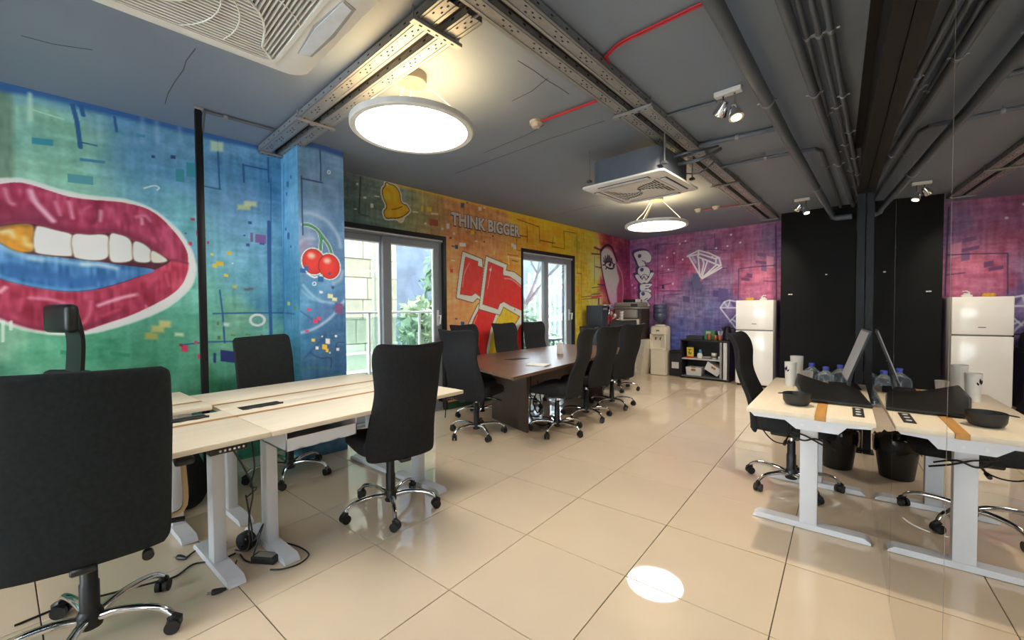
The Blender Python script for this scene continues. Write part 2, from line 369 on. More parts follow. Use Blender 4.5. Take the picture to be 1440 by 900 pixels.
for x, y, r in ((362, 450, 10), ): G.stroke(np.concatenate([G.p([(x+r*math.cos(t), y+r*.75*math.sin(t)) for t in np.linspace(2.6, 8.6, 22)])]), .02, (235, 245, 240), .95)
O = (0, 230); K = 3.6
sm = lambda pts, n=5, c=True: smooth_pts(G.p(pts, O, K), n, c)
outer = sm([(-160, 150), (-60, 85), (0, 75), (100, 75), (180, 93), (300, 130), (400, 153), (500, 166), (620, 178), (720, 206), (800, 247), (860, 297), (915, 350), (955, 410), (980, 460), (992, 520), (985, 585), (960, 635), (900, 692), (820, 745), (700, 795), (560, 838), (450, 862), (300, 868), (150, 848), (0, 805), (-80, 770), (-200, 600), (-220, 300)])
lips = sm([(-150, 180), (-60, 115), (0, 103), (80, 95), (150, 105), (250, 137), (350, 167), (450, 182), (560, 190), (650, 202), (740, 227), (810, 270), (870, 330), (918, 390), (948, 450), (953, 505), (945, 560), (915, 620), (860, 668), (780, 713), (660, 768), (540, 808), (430, 843), (300, 850), (180, 838), (60, 803), (0, 778), (-80, 740), (-180, 590), (-200, 320)])
mouth = sm([(-120, 380), (-60, 330), (0, 312), (100, 300), (180, 308), (280, 338), (400, 356), (520, 353), (600, 358), (680, 393), (760, 440), (862, 490), (780, 540), (700, 575), (600, 610), (480, 640), (350, 650), (200, 632), (80, 606), (0, 586), (-80, 540)])
G.poly(outer, (232, 240, 228), 1, .02, 12)
G.poly(lips, (172, 44, 84), 1, None, 34)
low = sm([(-200, 590), (0, 590), (80, 610), (200, 636), (350, 655), (480, 645), (600, 615), (700, 580), (790, 540), (862, 492), (950, 505), (945, 560), (915, 620), (860, 668), (780, 713), (660, 768), (540, 808), (430, 843), (300, 850), (180, 838), (60, 803), (0, 778), (-150, 740)], 4)
G.poly(low, (196, 46, 78), .95, .02, 34, (150, 26, 62))
for P in ([(0, 300), (60, 285), (150, 285), (240, 300), (300, 330), (400, 345), (500, 340), (600, 345), (700, 385), (800, 445)], ):
    G.stroke(smooth_pts(G.p(P, O, K)), .05, (118, 24, 58), .75, .05)
G.stroke(smooth_pts(G.p([(0, 240), (100, 250), (200, 250), (280, 300)], O, K)), .1, (122, 26, 62), .6, .09)
for P, wd, c, a in (([(155, 140), (180, 195), (225, 245), (268, 290)], .028, (228, 170, 195), .9), ([(280, 195), (305, 260)], .014, (215, 130, 165), .8), ([(350, 195), (368, 275)], .016, (225, 150, 180), .85), ([(25, 130), (45, 190), (65, 205)], .02, (225, 150, 175), .7),
                    ([(415, 290), (420, 240), (455, 215)], .018, (210, 100, 130), .6), ([(490, 220), (495, 270), (470, 300)], .022, (110, 22, 55), .8), ([(510, 240), (508, 290)], .016, (225, 165, 185), .8), ([(570, 235), (590, 290)], .03, (200, 90, 120), .5), ([(640, 260), (655, 300)], .03, (125, 25, 60), .6),
                    ([(690, 270), (735, 265), (760, 290)], .02, (220, 150, 175), .6), ([(718, 280), (720, 305)], .014, (235, 190, 205), .8), ([(800, 330), (860, 400), (880, 470)], .03, (195, 70, 105), .5), ([(750, 300), (790, 370), (830, 430)], .02, (130, 30, 65), .5),
                    ([(500, 718), (550, 700), (620, 678), (695, 662)], .022, (235, 175, 190), .85), ([(150, 680), (250, 688), (320, 705)], .018, (225, 140, 165), .7), ([(0, 650), (25, 628)], .02, (240, 190, 205), .8), ([(60, 690), (90, 760)], .03, (150, 25, 60), .5), ([(110, 690), (100, 740)], .02, (215, 80, 110), .6),
                    ([(410, 820), (450, 770), (460, 700)], .022, (225, 110, 140), .6), ([(520, 770), (600, 740)], .02, (215, 80, 110), .5), ([(700, 660), (760, 640), (800, 600)], .03, (150, 28, 65), .5), ([(840, 560), (855, 620)], .016, (220, 100, 130), .6), ([(740, 720), (748, 745)], .01, (235, 150, 170), .7), ([(0, 780), (150, 830), (300, 845), (430, 838)], .03, (110, 20, 50), .5),
                    ([(640, 745), (540, 790), (430, 825)], .025, (120, 25, 55), .5), ([(780, 530), (862, 490), (950, 505)], .014, (110, 24, 55), .9)):
    G.stroke(smooth_pts(G.p(P, O, K)), wd, c, a, .022)
G.poly(mouth, (84, 28, 48), 1, None, 14)
tong = sm([(-60, 380), (0, 402), (60, 432), (130, 456), (200, 464), (330, 478), (480, 494), (620, 514), (782, 538), (700, 572), (600, 606), (480, 636), (350, 646), (200, 629), (80, 603), (0, 582), (-80, 540)], 4)
G.poly(tong, (72, 138, 192), 1, None, 40, (28, 92, 165))
for P, wd, c, a in (([(0, 420), (100, 462), (220, 480), (350, 500), (450, 512)], .03, (135, 185, 215), .7), ([(420, 510), (500, 512), (590, 530)], .022, (215, 230, 235), .75), ([(150, 480), (210, 490)], .02, (200, 225, 235), .6), ([(60, 520), (200, 560), (330, 570)], .05, (30, 85, 160), .6),
                    ([(300, 600), (430, 590), (560, 570)], .05, (30, 95, 170), .6), ([(0, 570), (80, 598), (200, 622), (350, 640), (480, 630)], .014, (90, 170, 215), .7)):
    G.stroke(smooth_pts(G.p(P, O, K)), wd, c, a, .03)
for tth, c in (([(-60, 330), (0, 322), (80, 310), (150, 310), (170, 340), (172, 430), (130, 446), (60, 430), (0, 398), (-50, 380)], (206, 138, 30)), ([(182, 330), (200, 318), (280, 338), (352, 356), (366, 380), (366, 455), (340, 468), (200, 455), (176, 430), (172, 380)], (236, 230, 214)),
               ([(371, 364), (450, 362), (530, 362), (552, 390), (548, 465), (500, 488), (400, 480), (372, 455)], (238, 232, 216)), ([(558, 364), (600, 360), (650, 380), (668, 420), (668, 485), (600, 500), (557, 480)], (234, 228, 210)),
               ([(680, 398), (720, 405), (762, 440), (765, 485), (740, 500), (685, 492), (673, 450)], (232, 226, 208)), ([(768, 445), (800, 455), (845, 488), (820, 500), (770, 496)], (228, 222, 200))):
    q = smooth_pts(G.p(tth, O, K), 4, True); G.poly(q, (120, 100, 90), .9, .012, 0, None, .006); G.poly(q, c, 1, .008, 12)
for P, wd, c, a in (([(10, 345), (50, 345), (75, 370)], .03, (240, 215, 170), .8), ([(120, 380), (130, 405), (155, 415)], .03, (245, 215, 150), .8), ([(0, 330), (60, 315), (140, 315)], .016, (110, 70, 25), .7), ([(50, 400), (70, 425), (110, 440)], .02, (235, 150, 20), .8), ([(95, 330), (100, 400)], .03, (225, 150, 25), .7)):
    G.stroke(smooth_pts(G.p(P, O, K)), wd, c, a, .03)
for x, l in ((15, 900), (55, 840)): G.stroke(G.p([(x, 800), (x, l)], O, K), .014, (205, 225, 205), .8)
G.stroke(smooth_pts(G.p([(730, 125), (780, 112), (805, 122), (795, 135)], O, K)), .01, (200, 225, 235), .9)
WALL_L = G.build('wall_left', [M_MURAL, M_WALLSIDE], [slab_v(VL-.3, VL-.004, -2.80, -0.985, 0, H), slab_v(VL-.3, VL, -7.2, -2.80, 0, H)])

# ---- painted pillar: side towards the camera and front face
PU0, PU1 = -0.985, -0.585
G = Mural('u', PU0, VL, VP, 0, H, 0.008)
G.base([((400, 240), (75, 145, 190)), ((412, 300), (95, 160, 200)), ((402, 420), (55, 125, 165)), ((412, 470), (70, 140, 180)), ((405, 530), (45, 110, 140)), ((405, 700), (40, 95, 110))], 31, amp=15)
G.rects([(408, 247, 2, 4, (25, 75, 140)), (403, 255, 3, 8, (25, 75, 140)), (402, 270, 2, 5, (25, 75, 140)), (404, 327, 3, 9, (20, 70, 135)), (401, 320, 2, 4, (20, 70, 135)), (408, 345, 2, 3, (20, 70, 135)), (404, 424, 4, 5, (190, 195, 90)), (400, 439, 14, 2, (20, 80, 130)), (413, 430, 4, 5, (110, 140, 70))])
G.stroke(G.p([(399, 230), (399, 500)]), .016, (24, 84, 145), .9)
P_SIDE = G
G = Mural('v', VP, PU0, PU1, 0, H, 0.006)
G.base([((430, 215), (88, 140, 190)), ((470, 225), (95, 140, 188)), ((450, 260), (110, 150, 192)), ((470, 290), (85, 130, 180)), ((430, 300), (100, 148, 195)), ((425, 340), (120, 140, 180)), ((470, 330), (80, 125, 175)), ((440, 420), (70, 140, 190)), ((470, 440), (60, 105, 160)), ((430, 470), (45, 115, 165)),
        ((465, 500), (40, 85, 130)), ((440, 520), (40, 95, 135)), ((450, 700), (30, 75, 105))], 41, amp=14)
G.stroke(G.p([(419, 199), (450, 206), (482, 217)]), .06, (28, 70, 150), .9, .03)
O, K = (400, 290), 3.6
for P, wd, c, a, s_ in (([(95, 35), (150, 40), (220, 80), (270, 150), (285, 205)], .03, (175, 200, 215), .55, .03), ([(95, 400), (140, 450), (190, 480), (250, 490)], .02, (170, 205, 225), .55, .02), ([(90, 430), (140, 470), (195, 486)], .016, (150, 190, 215), .5, .02), ([(85, 640), (150, 620), (220, 575), (275, 520), (300, 480)], .025, (190, 205, 220), .6, .02), ([(75, 190), (110, 165), (150, 165)], .02, (190, 190, 205), .5, .03),
                        ([(250, 390), (280, 370), (295, 330)], .03, (200, 205, 215), .5, .03), ([(100, 770), (210, 655)], .018, (25, 75, 130), .8, .01), ([(80, 530), (150, 580)], .01, (35, 80, 140), .8, .008), ([(130, 740), (160, 760), (190, 770)], .012, (25, 60, 105), .8, .01), ([(190, 770), (235, 770), (235, 815)], .007, (20, 35, 70), .9, .006), ([(265, 730), (265, 693), (300, 690)], .006, (20, 35, 70), .9, .006),
                        ([(55, 850), (120, 820), (220, 820)], .016, (60, 115, 90), .5, .02), ([(190, 870), (290, 850)], .01, (80, 130, 90), .7, .01)):
    G.stroke(smooth_pts(G.p(P, O, K)), wd, c, a, s_)
G.poly(G.p([(70, 200), (110, 175), (125, 200), (95, 225)], O, K), (140, 120, 160), .7, .04)
for dx in (0,):
    c1, c2 = G.p([(148, 280)], O, K)[0], G.p([(227, 305)], O, K)[0]
    stem = [smooth_pts(G.p([(95, 93), (130, 98), (165, 120), (200, 165), (225, 200), (240, 245)], O, K)), smooth_pts(G.p([(178, 135), (185, 170), (182, 222)], O, K))]
    rx = abs(G.p([(148+54, 280)], O, K)[0][0]-c1[0]); ry = abs(G.p([(148, 280+64)], O, K)[0][1]-c1[1])
    for k, (wd, c) in enumerate(((.034, (238, 245, 240)), (.024, (20, 60, 50)), (.016, (50, 150, 100)))):
        for q in stem: G.stroke(q, wd, c)
    for c in (c1, c2): G.disc(c, rx*1.15, (238, 245, 240), 1, None, ry*1.1)
    for c in (c1, c2):
        G.disc(c, rx*1.05, (90, 20, 25), 1, None, ry*1.02); G.disc(c, rx, (208, 36, 34), 1, None, ry*.97)
        G.disc((c[0]-rx*.1, c[1]+ry*.1), rx*.7, (228, 52, 46), .8, .06, ry*.7); G.disc((c[0]-rx*.2, c[1]+ry*.45), rx*.32, (250, 190, 175), .9, .03, ry*.22)
G.stroke(smooth_pts(G.p([(116, 340), (150, 360), (190, 350)], O, K)), .012, (240, 245, 240), 1)
G.rects([(422, 377, 8, 6, (20, 85, 165)), (428, 374, 6, 6, (25, 95, 170)), (447, 388, 8, 8, (20, 90, 165)), (462, 383, 3, 3, (20, 60, 130)), (466, 402, 4, 4, (25, 75, 140)), (449, 409, 5, 3, (235, 240, 240)), (461, 413, 7, 6, (225, 220, 160)), (467, 418, 7, 5, (220, 215, 150)), (471, 426, 11, 14, (120, 70, 120)), (432, 433, 5, 4, (220, 60, 100)),
         (440, 449, 7, 5, (210, 55, 90)), (446, 445, 5, 5, (225, 50, 90)), (429, 464, 5, 3, (225, 50, 100)), (438, 476, 5, 4, (235, 185, 40)), (452, 472, 2, 2, (235, 235, 235)), (458, 476, 6, 7, (235, 230, 225)), (444, 487, 4, 4, (230, 235, 235)), (453, 484, 7, 7, (240, 180, 30)), (458, 490, 4, 5, (240, 180, 30)), (471, 471, 3, 3, (235, 235, 230)), (473, 489, 4, 4, (240, 225, 215)), (463, 495, 2, 2, (240, 240, 235))])
q = G.p([(442+2.4*math.cos(t), 399+2.4*math.sin(t)) for t in np.linspace(0, 6.3, 14)]); G.stroke(q, .008, (215, 230, 240), .9)
q = G.p([(462.5+2*math.cos(t), 242+2.3*math.sin(t)) for t in np.linspace(0, 6.3, 14)]); G.stroke(q, .008, (215, 225, 235), .9)
for P in ([(450, 211), (451, 235), (451, 254)], [(424, 248), (425, 300), (426, 330)], [(425, 251), (453, 257)]): G.stroke(G.p(P), .014, (28, 66, 120), .9)
PILLAR = G.build('wall_pillar', [M_MURAL, mat('pillar_blue_paint', (70, 130, 175), .6, var=.1)], [slab_v(VL-.3, VP-.003, PU0+.003, PU1, 0, H)])
ps = P_SIDE.build('pillar_side', [M_MURAL, M_WALLSIDE], [slab_v(VL, VL+.002, PU0+.001, PU0+.002, 0, .002)]); del ps['kind']; ps.parent = PILLAR

# ---- window wall with two glazed doors
D1 = (-0.50, 1.0, 0.0, 2.245); D2 = (2.44, 3.87, 0.0, 2.25)
G = Mural('v', VW, -0.585, UB, 0, H, 0.0075)
G.base([((490, 270), (70, 92, 98)), ((495, 300), (66, 88, 92)), ((520, 265), (88, 108, 108)), ((540, 300), (92, 110, 100)), ((565, 275), (110, 130, 125)), ((585, 310), (132, 132, 95)), ((600, 285), (142, 132, 82)), ((615, 310), (150, 120, 80)), ((640, 285), (172, 128, 82)), ((650, 310), (172, 115, 78)), ((700, 310), (170, 122, 80)),
        ((690, 345), (190, 128, 78)), ((645, 350), (205, 132, 78)), ((640, 420), (220, 140, 88)), ((635, 490), (215, 130, 100)), ((720, 370), (205, 138, 52)), ((725, 400), (205, 140, 40)), ((725, 300), (200, 155, 40)), ((760, 310), (212, 155, 28)), ((760, 335), (205, 140, 35)), ((790, 345), (210, 160, 30)), ((800, 320), (190, 160, 40)),
        ((815, 340), (178, 158, 45)), ((830, 340), (205, 178, 60)), ((820, 380), (176, 150, 35)), ((818, 430), (182, 158, 40)), ((832, 400), (200, 175, 60)), ((838, 430), (222, 200, 130)), ((838, 380), (225, 205, 140)), ((820, 470), (160, 140, 40)), ((841, 350), (205, 180, 100)),
        ((848, 340), (158, 62, 55)), ((858, 338), (140, 50, 72)), ((875, 360), (122, 42, 88)), ((878, 400), (140, 42, 92)), ((850, 400), (140, 40, 80)), ((876, 440), (110, 38, 70)), ((850, 440), (150, 50, 70)), ((700, 480), (210, 150, 30)), ((690, 700), (150, 105, 40))], 51, amp=20)
G.stroke(G.p([(482, 239), (520, 248), (550, 256)]), .03, (130, 140, 150), .6, .03)
G.stroke(G.p([(555, 258), (600, 268), (680, 288), (760, 309), (840, 329)]), .05, (208, 162, 45), .8, .05)
for P, wd, c in (([(507, 249), (506, 275), (505, 300)], .018, (42, 58, 66)), ([(508, 302), (519, 304)], .012, (42, 58, 66)), ([(727, 308), (758, 319), (759, 341)], .012, (96, 48, 20)), ([(759, 338), (780, 342)], .016, (96, 48, 20)), ([(741, 318), (742, 341)], .014, (110, 48, 22)), ([(730, 331), (742, 333)], .014, (110, 48, 22)),
                 ([(778, 334), (777, 347), (794, 350), (793, 325), (810, 328)], .012, (90, 50, 18)), ([(811, 326), (812, 385)], .010, (110, 70, 22)), ([(726, 330), (727, 352), (734, 352)], .010, (120, 60, 25)), ([(811, 384), (818, 385), (818, 418), (832, 416)], .014, (110, 62, 25)), ([(818, 421), (840, 419)], .012, (110, 60, 30)), ([(714, 358), (729, 360)], .012, (165, 60, 35)), ([(720, 366), (728, 368)], .012, (60, 40, 40)),
                 ([(715, 360), (716, 372)], .010, (235, 215, 180)), ([(713, 361), (733, 364)], .010, (230, 200, 160)), ([(625, 353), (625, 470)], .02, (150, 85, 60)), ([(836, 360), (836, 400)], .014, (80, 90, 60)), ([(832, 405), (845, 403)], .014, (60, 80, 60)), ([(832, 414), (844, 413)], .018, (40, 100, 80)), ([(832, 418), (846, 416)], .03, (190, 50, 90)), ([(836, 348), (846, 352)], .04, (130, 40, 60)), ([(832, 357), (846, 358)], .02, (130, 40, 60)), ([(842, 420), (842, 440)], .05, (70, 35, 100))):
    G.stroke(G.p(P), wd, c, .95)
G.rects([(501, 257, 3, 3, (195, 205, 200)), (511, 276, 4, 3, (190, 200, 195)), (521, 286, 4, 6, (185, 195, 185)), (527, 275, 7, 1.5, (190, 200, 190)), (498, 293, 4, 1.5, (180, 195, 195)), (600, 291, 7, 6, (205, 165, 60)), (592, 289, 3, 8, (190, 165, 70)), (606, 299, 10, 2, (215, 205, 170)), (580, 297, 8, 1.5, (200, 195, 160)), (604, 308, 12, 9, (140, 70, 55)), (597, 313, 2.5, 2.5, (220, 215, 180)), (628, 314, 4, 7, (225, 220, 215)), (621, 320, 3, 3, (225, 220, 210)),
         (648, 285, 5, 7, (60, 75, 90)), (656, 284, 2, 2, (60, 60, 70)), (673, 291, 4, 5, (225, 220, 215)), (680, 291, 2, 2, (230, 225, 220)), (662, 324, 5, 5, (215, 165, 60)), (654, 320, 2, 2, (220, 190, 160)), (637, 327, 3, 3, (225, 215, 205)), (668, 338, 4, 2, (225, 180, 150)), (632, 333, 3, 3, (60, 60, 75)), (692, 331, 2, 2, (60, 45, 50)), (680, 339, 2, 2, (60, 40, 40)), (646, 341, 9, 5, (215, 195, 190)), (640, 344, 4, 6, (45, 60, 95)),
         (635, 345, 5, 2, (60, 60, 80)), (694, 352, 2, 6, (225, 175, 60)), (722, 344, 4, 6, (225, 215, 205)), (719, 342, 4, 5, (220, 200, 185)), (630, 352, 2, 5, (235, 170, 70)), (633, 378, 4, 5, (180, 50, 60)), (634, 365, 6, 1.5, (240, 200, 160)), (642, 412, 7, 8, (225, 170, 120)), (656, 412, 7, 9, (195, 80, 60)), (648, 452, 5, 5, (25, 70, 110)), (640, 447, 3, 2, (50, 50, 70)), (700, 272, 3, 4, (190, 140, 90)), (842, 435, 6, 4, (215, 60, 60)), (811, 405, 3, 6, (225, 120, 60))])
# bell
O, K = (480, 230), 9.0
bell = smooth_pts(G.p([(580, 242), (560, 250), (552, 285), (525, 320), (520, 380), (540, 450), (570, 520), (568, 570), (542, 600), (545, 650), (570, 692), (640, 692), (710, 690), (790, 660), (858, 602), (845, 560), (822, 525), (780, 510), (750, 470), (740, 390), (710, 320), (660, 275), (615, 262)], O, K), 4, True)
clap = smooth_pts(G.p([(705, 690), (725, 725), (760, 738), (785, 710), (780, 665)], O, K), 4, True)
G.poly(clap, (225, 215, 190), 1, None, 0, None, .012); G.poly(bell, (222, 220, 205), 1, None, 0, None, .022)
G.poly(clap, (215, 170, 110)); G.poly(bell, (52, 34, 20), 1, None, 0, None, .006); G.poly(bell, (228, 165, 42), 1, None, 18, (216, 148, 30), -.005)
G.stroke(smooth_pts(G.p([(640, 580), (700, 572), (770, 545)], O, K)), .01, (70, 45, 15), .9); G.stroke(smooth_pts(G.p([(600, 330), (640, 400), (645, 520)], O, K)), .03, (205, 130, 20), .6, .03); G.stroke(smooth_pts(G.p([(690, 330), (720, 420), (740, 500)], O, K)), .025, (200, 125, 20), .6, .03)
G.disc(G.p([(580, 262)], O, K)[0], .012, (200, 190, 160))
# sevens
O, K = (620, 340), 4.57
q7 = lambda pts: G.p(pts, O, K)
CR, RD, YL, BK = (238, 222, 176), (212, 40, 36), (214, 158, 34), (44, 24, 18)
stemB = q7([(240, 400), (205, 470), (165, 560), (140, 640), (125, 720), (120, 1000), (300, 1000), (310, 700), (335, 560), (375, 465)])
headB = q7([(140, 62), (265, 112), (268, 160), (290, 165), (250, 372), (235, 362), (205, 390), (100, 360), (118, 200)])
stemBr = q7([(248, 430), (215, 490), (185, 570), (168, 640), (155, 720), (150, 1000), (280, 1000), (292, 690), (318, 560), (352, 465)])
headBr = q7([(158, 98), (238, 128), (236, 156), (272, 168), (250, 350), (222, 328), (195, 346), (125, 335), (140, 220)])
for P in (stemB, headB): G.poly(P, BK, 1, None, 0, None, .01)
for P in (stemB, headB): G.poly(P, CR)
for P in (stemBr, headBr): G.poly(P, BK, 1, None, 0, None, .006); G.poly(P, RD, 1, None, 14)
G.poly(q7([(375, 465), (405, 420), (500, 468), (470, 520), (420, 610), (370, 740), (345, 900), (335, 1000), (290, 1000), (305, 720), (330, 580)]), YL, 1, None, 22)
frontC = q7([(290, 92), (425, 148), (418, 185), (470, 195), (510, 225), (545, 258), (572, 256), (597, 213), (640, 252), (700, 300), (690, 470), (640, 500), (600, 620), (560, 800), (545, 1000), (330, 1000), (355, 880), (375, 770), (410, 650), (460, 560), (510, 480), (440, 440), (402, 418), (380, 470), (245, 432), (270, 240)])
frontR = q7([(305, 128), (400, 168), (398, 216), (440, 224), (480, 250), (525, 292), (560, 302), (602, 252), (640, 278), (690, 310), (680, 440), (632, 480), (600, 560), (585, 640), (545, 800), (525, 1000), (385, 1000), (392, 860), (420, 740), (450, 650), (510, 540), (575, 437), (520, 440), (445, 408), (405, 384), (378, 398), (366, 432), (270, 400), (290, 250)])
G.poly(frontC, BK, 1, None, 0, None, .01); G.poly(frontC, CR); G.poly(frontR, BK, 1, None, 0, None, .006); G.poly(frontR, RD, 1, None, 14)
G.poly(q7([(640, 490), (600, 625), (640, 640)]), CR)
for P, wd in (([(180, 140), (150, 210), (140, 290)], .012), ([(325, 160), (310, 240), (300, 300)], .014), ([(410, 235), (460, 245), (530, 300), (565, 300)], .018), ([(235, 470), (200, 560), (180, 660)], .012), ([(540, 500), (490, 570), (455, 660)], .012)): G.stroke(smooth_pts(q7(P)), wd, (244, 170, 160), .75, .014)
for c in ((410, 525), (475, 437)): G.disc(q7([c])[0], .012, (90, 40, 20))
G.disc(q7([(318, 180)])[0], .02, (250, 225, 220), .9, .02)
# eye
O, K = (830, 320), 6.43
G.poly(smooth_pts(G.p([(92, 200), (150, 155), (198, 185), (235, 260), (270, 310), (300, 400), (305, 560), (285, 700), (190, 700), (150, 620), (125, 520), (100, 400)], O, K), 4, True), (170, 70, 115), .5, .05)
face = smooth_pts(G.p([(102, 230), (140, 190), (190, 215), (225, 290), (245, 400), (262, 470), (240, 560), (240, 690), (195, 690), (160, 600), (130, 480), (105, 370)], O, K), 4, True)
G.poly(face, (246, 238, 240), .97, .05, 14, (214, 150, 180)); G.stroke(smooth_pts(G.p([(245, 330), (285, 420), (298, 540), (292, 690)], O, K)), .03, (205, 180, 200), .7, .03)
for P, wd in (([(95, 215), (120, 180), (155, 158), (195, 180), (220, 240), (245, 300)], .05), ([(94, 200), (98, 330), (120, 460), (150, 600), (178, 700)], .035)): G.stroke(smooth_pts(G.p(P, O, K)), wd, (34, 12, 30), .95, .02)
G.poly(smooth_pts(G.p([(135, 330), (165, 312), (195, 320), (215, 350), (200, 368), (165, 362)], O, K), 4, True), (22, 14, 24), 1, None, 0, None, .025)
G.poly(smooth_pts(G.p([(137, 335), (165, 316), (195, 324), (212, 350), (198, 364), (165, 358)], O, K), 4, True), (236, 226, 230))
G.disc(G.p([(178, 328)], O, K)[0], .055, (24, 18, 28)); G.disc(G.p([(172, 322)], O, K)[0], .016, (230, 230, 235))
for P in ([(140, 325), (118, 300)], [(142, 318), (122, 275)], [(150, 312), (135, 258)], [(162, 308), (155, 250)], [(172, 308), (175, 258)], [(185, 312), (195, 280)], [(135, 335), (115, 340)], [(205, 350), (225, 330)], [(150, 360), (140, 375)]): G.stroke(G.p(P, O, K), .028, (24, 12, 26), .95)
G.poly(G.p([(130, 290), (165, 245), (200, 285), (205, 315), (165, 305), (135, 320)], O, K), (50, 30, 50), .75, .04)
for P in ([(45, 352), (100, 366)], [(70, 515), (130, 522)], [(15, 235), (85, 240)]): G.stroke(G.p(P, O, K), .018, (40, 14, 40), .9)
sol = [slab_v(VW-.28, VW-.004, D1[1], D2[0], 0, H), slab_v(VW-.28, VW-.004, D2[1], UB+.3, 0, H), slab_v(VW-.28, VW-.004, -0.62, D1[0], 0, H), slab_v(VW-.28, VW-.004, D1[0], D1[1], D1[3], H), slab_v(VW-.28, VW-.004, D2[0], D2[1], D2[3], H)]
WALL_W = G.build('wall_window', [M_MURAL, mat('wall_core_grey', (90, 90, 92), .7)], sol, [D1, D2], 1.85, .98)

# lettering on the window wall
def letters(body, v, u, z, size, m, parent, name, depth, bold, out, sx=1.0):
    cu = bpy.data.curves.new(name, 'FONT'); cu.body = body; cu.size = size; cu.extrude = depth; cu.offset = bold; cu.resolution_u = 4; cu.space_character = 1.04
    t = bpy.data.objects.new(name, cu); COL.objects.link(t)
    me = bpy.data.meshes.new_from_object(t.evaluated_get(bpy.context.evaluated_depsgraph_get())); bpy.data.objects.remove(t)
    R = Matrix.Identity(4)
    for i in range(3): R[i][0] = U[i]*sx; R[i][1] = (0, 0, 1)[i]; R[i][2] = V[i]
    p = W(v+out, u, z)
    for i in range(3): R[i][3] = p[i]
    me.transform(R); me.materials.append(m); return put(name, me, parent)
M_LET = mat('white_lettering_paint', (226, 222, 220), .5, var=.04); M_LETB = mat('black_lettering_outline', (38, 26, 22), .6)
a = letters('THINK BIGGER', VW, 1.09, 2.415, 0.226, M_LETB, WALL_W, 'lettering_outline', .0008, .017, .0015, 0.84)
b = letters('THINK BIGGER', VW, 1.09, 2.418, 0.226, M_LET, WALL_W, 'lettering', .0008, .009, .0032, 0.84)
LET = (a, b)
# ---- back wall
G = Mural('u', UB, VW, 1.3, 0, H, 0.009)
G.base([((888, 345), (125, 65, 125)), ((890, 400), (160, 55, 115)), ((895, 435), (170, 55, 110)), ((905, 340), (125, 68, 118)), ((925, 345), (120, 60, 110)), ((925, 400), (165, 55, 112)), ((945, 360), (150, 50, 95)), ((945, 400), (175, 72, 125)), ((960, 335), (140, 62, 105)), ((985, 345), (115, 70, 110)), ((970, 370), (150, 50, 95)), ((1020, 335), (140, 66, 112)),
        ((1000, 330), (135, 75, 120)), ((1050, 325), (150, 72, 122)), ((1080, 335), (112, 75, 125)), ((1040, 360), (150, 60, 98)), ((1060, 345), (145, 70, 115)), ((1085, 360), (150, 82, 122)), ((1075, 385), (192, 85, 118)), ((1050, 390), (170, 66, 105)), ((1085, 410), (178, 75, 115)), ((1045, 410), (160, 65, 105)), ((1000, 400), (118, 92, 140)), ((980, 400), (78, 72, 115)),
        ((985, 420), (76, 72, 118)), ((950, 430), (122, 98, 135)), ((1015, 395), (125, 88, 130)), ((1000, 432), (72, 76, 132)), ((1020, 420), (74, 58, 120)), ((960, 455), (76, 78, 140)), ((1015, 450), (70, 62, 125)), ((950, 478), (60, 72, 150)), ((1000, 470), (58, 62, 130)), ((1025, 485), (62, 50, 110)), ((938, 480), (62, 78, 155)), ((928, 440), (135, 90, 140)), ((970, 440), (95, 90, 135)), ((1098, 440), (45, 45, 95)), ((1096, 350), (105, 60, 120)), ((960, 530), (35, 42, 95)), ((1060, 600), (30, 34, 80))], 61, amp=20)
G.rects([(1003, 408, 16, 9, (62, 48, 110)), (1010, 405, 14, 16, (70, 55, 118)), (1006, 335, 8, 14, (112, 55, 108)), (1065, 355, 12, 5, (110, 65, 115)), (1062, 366, 16, 4, (105, 55, 110)), (1042, 390, 12, 4, (95, 45, 95)), (1050, 384, 8, 6, (95, 45, 95)), (1078, 360, 10, 16, (190, 110, 145)), (974, 384, 12, 20, (72, 70, 112)), (960, 416, 10, 8, (70, 58, 100)), (935, 425, 20, 4, (95, 62, 115)), (1070, 372, 8, 9, (118, 72, 125)), (931, 400, 3, 6, (40, 25, 70))])
for P, wd in (([(925, 344), (925, 425)], .012), ([(925, 344), (960, 342), (968, 341)], .012), ([(927, 385), (948, 382), (947, 350)], .012), ([(928, 402), (945, 398)], .014), ([(928, 409), (957, 409)], .016), ([(1038, 420), (1039, 378), (1065, 375), (1092, 373)], .014), ([(1074, 395), (1092, 396)], .012), ([(1012, 378), (1022, 377)], .014), ([(990, 350), (1022, 352)], .012), ([(1005, 328), (1006, 350)], .01), ([(1091, 318), (1092, 420)], .02), ([(933, 425), (934, 415), (960, 413)], .012), ([(920, 410), (921, 430)], .012), ([(921, 404), (926, 405)], .014)):
    G.stroke(G.p(P), wd, (44, 24, 78), .85)
for x, y in ((956, 343), (964, 339), (948, 356), (938, 362), (931, 374), (940, 379), (960, 365), (946, 399), (889, 401), (893, 405), (1007, 349), (1023, 346), (1028, 330), (1041, 341)): G.disc(G.p([(x, y)])[0], .016, (250, 232, 242), 1, .012)
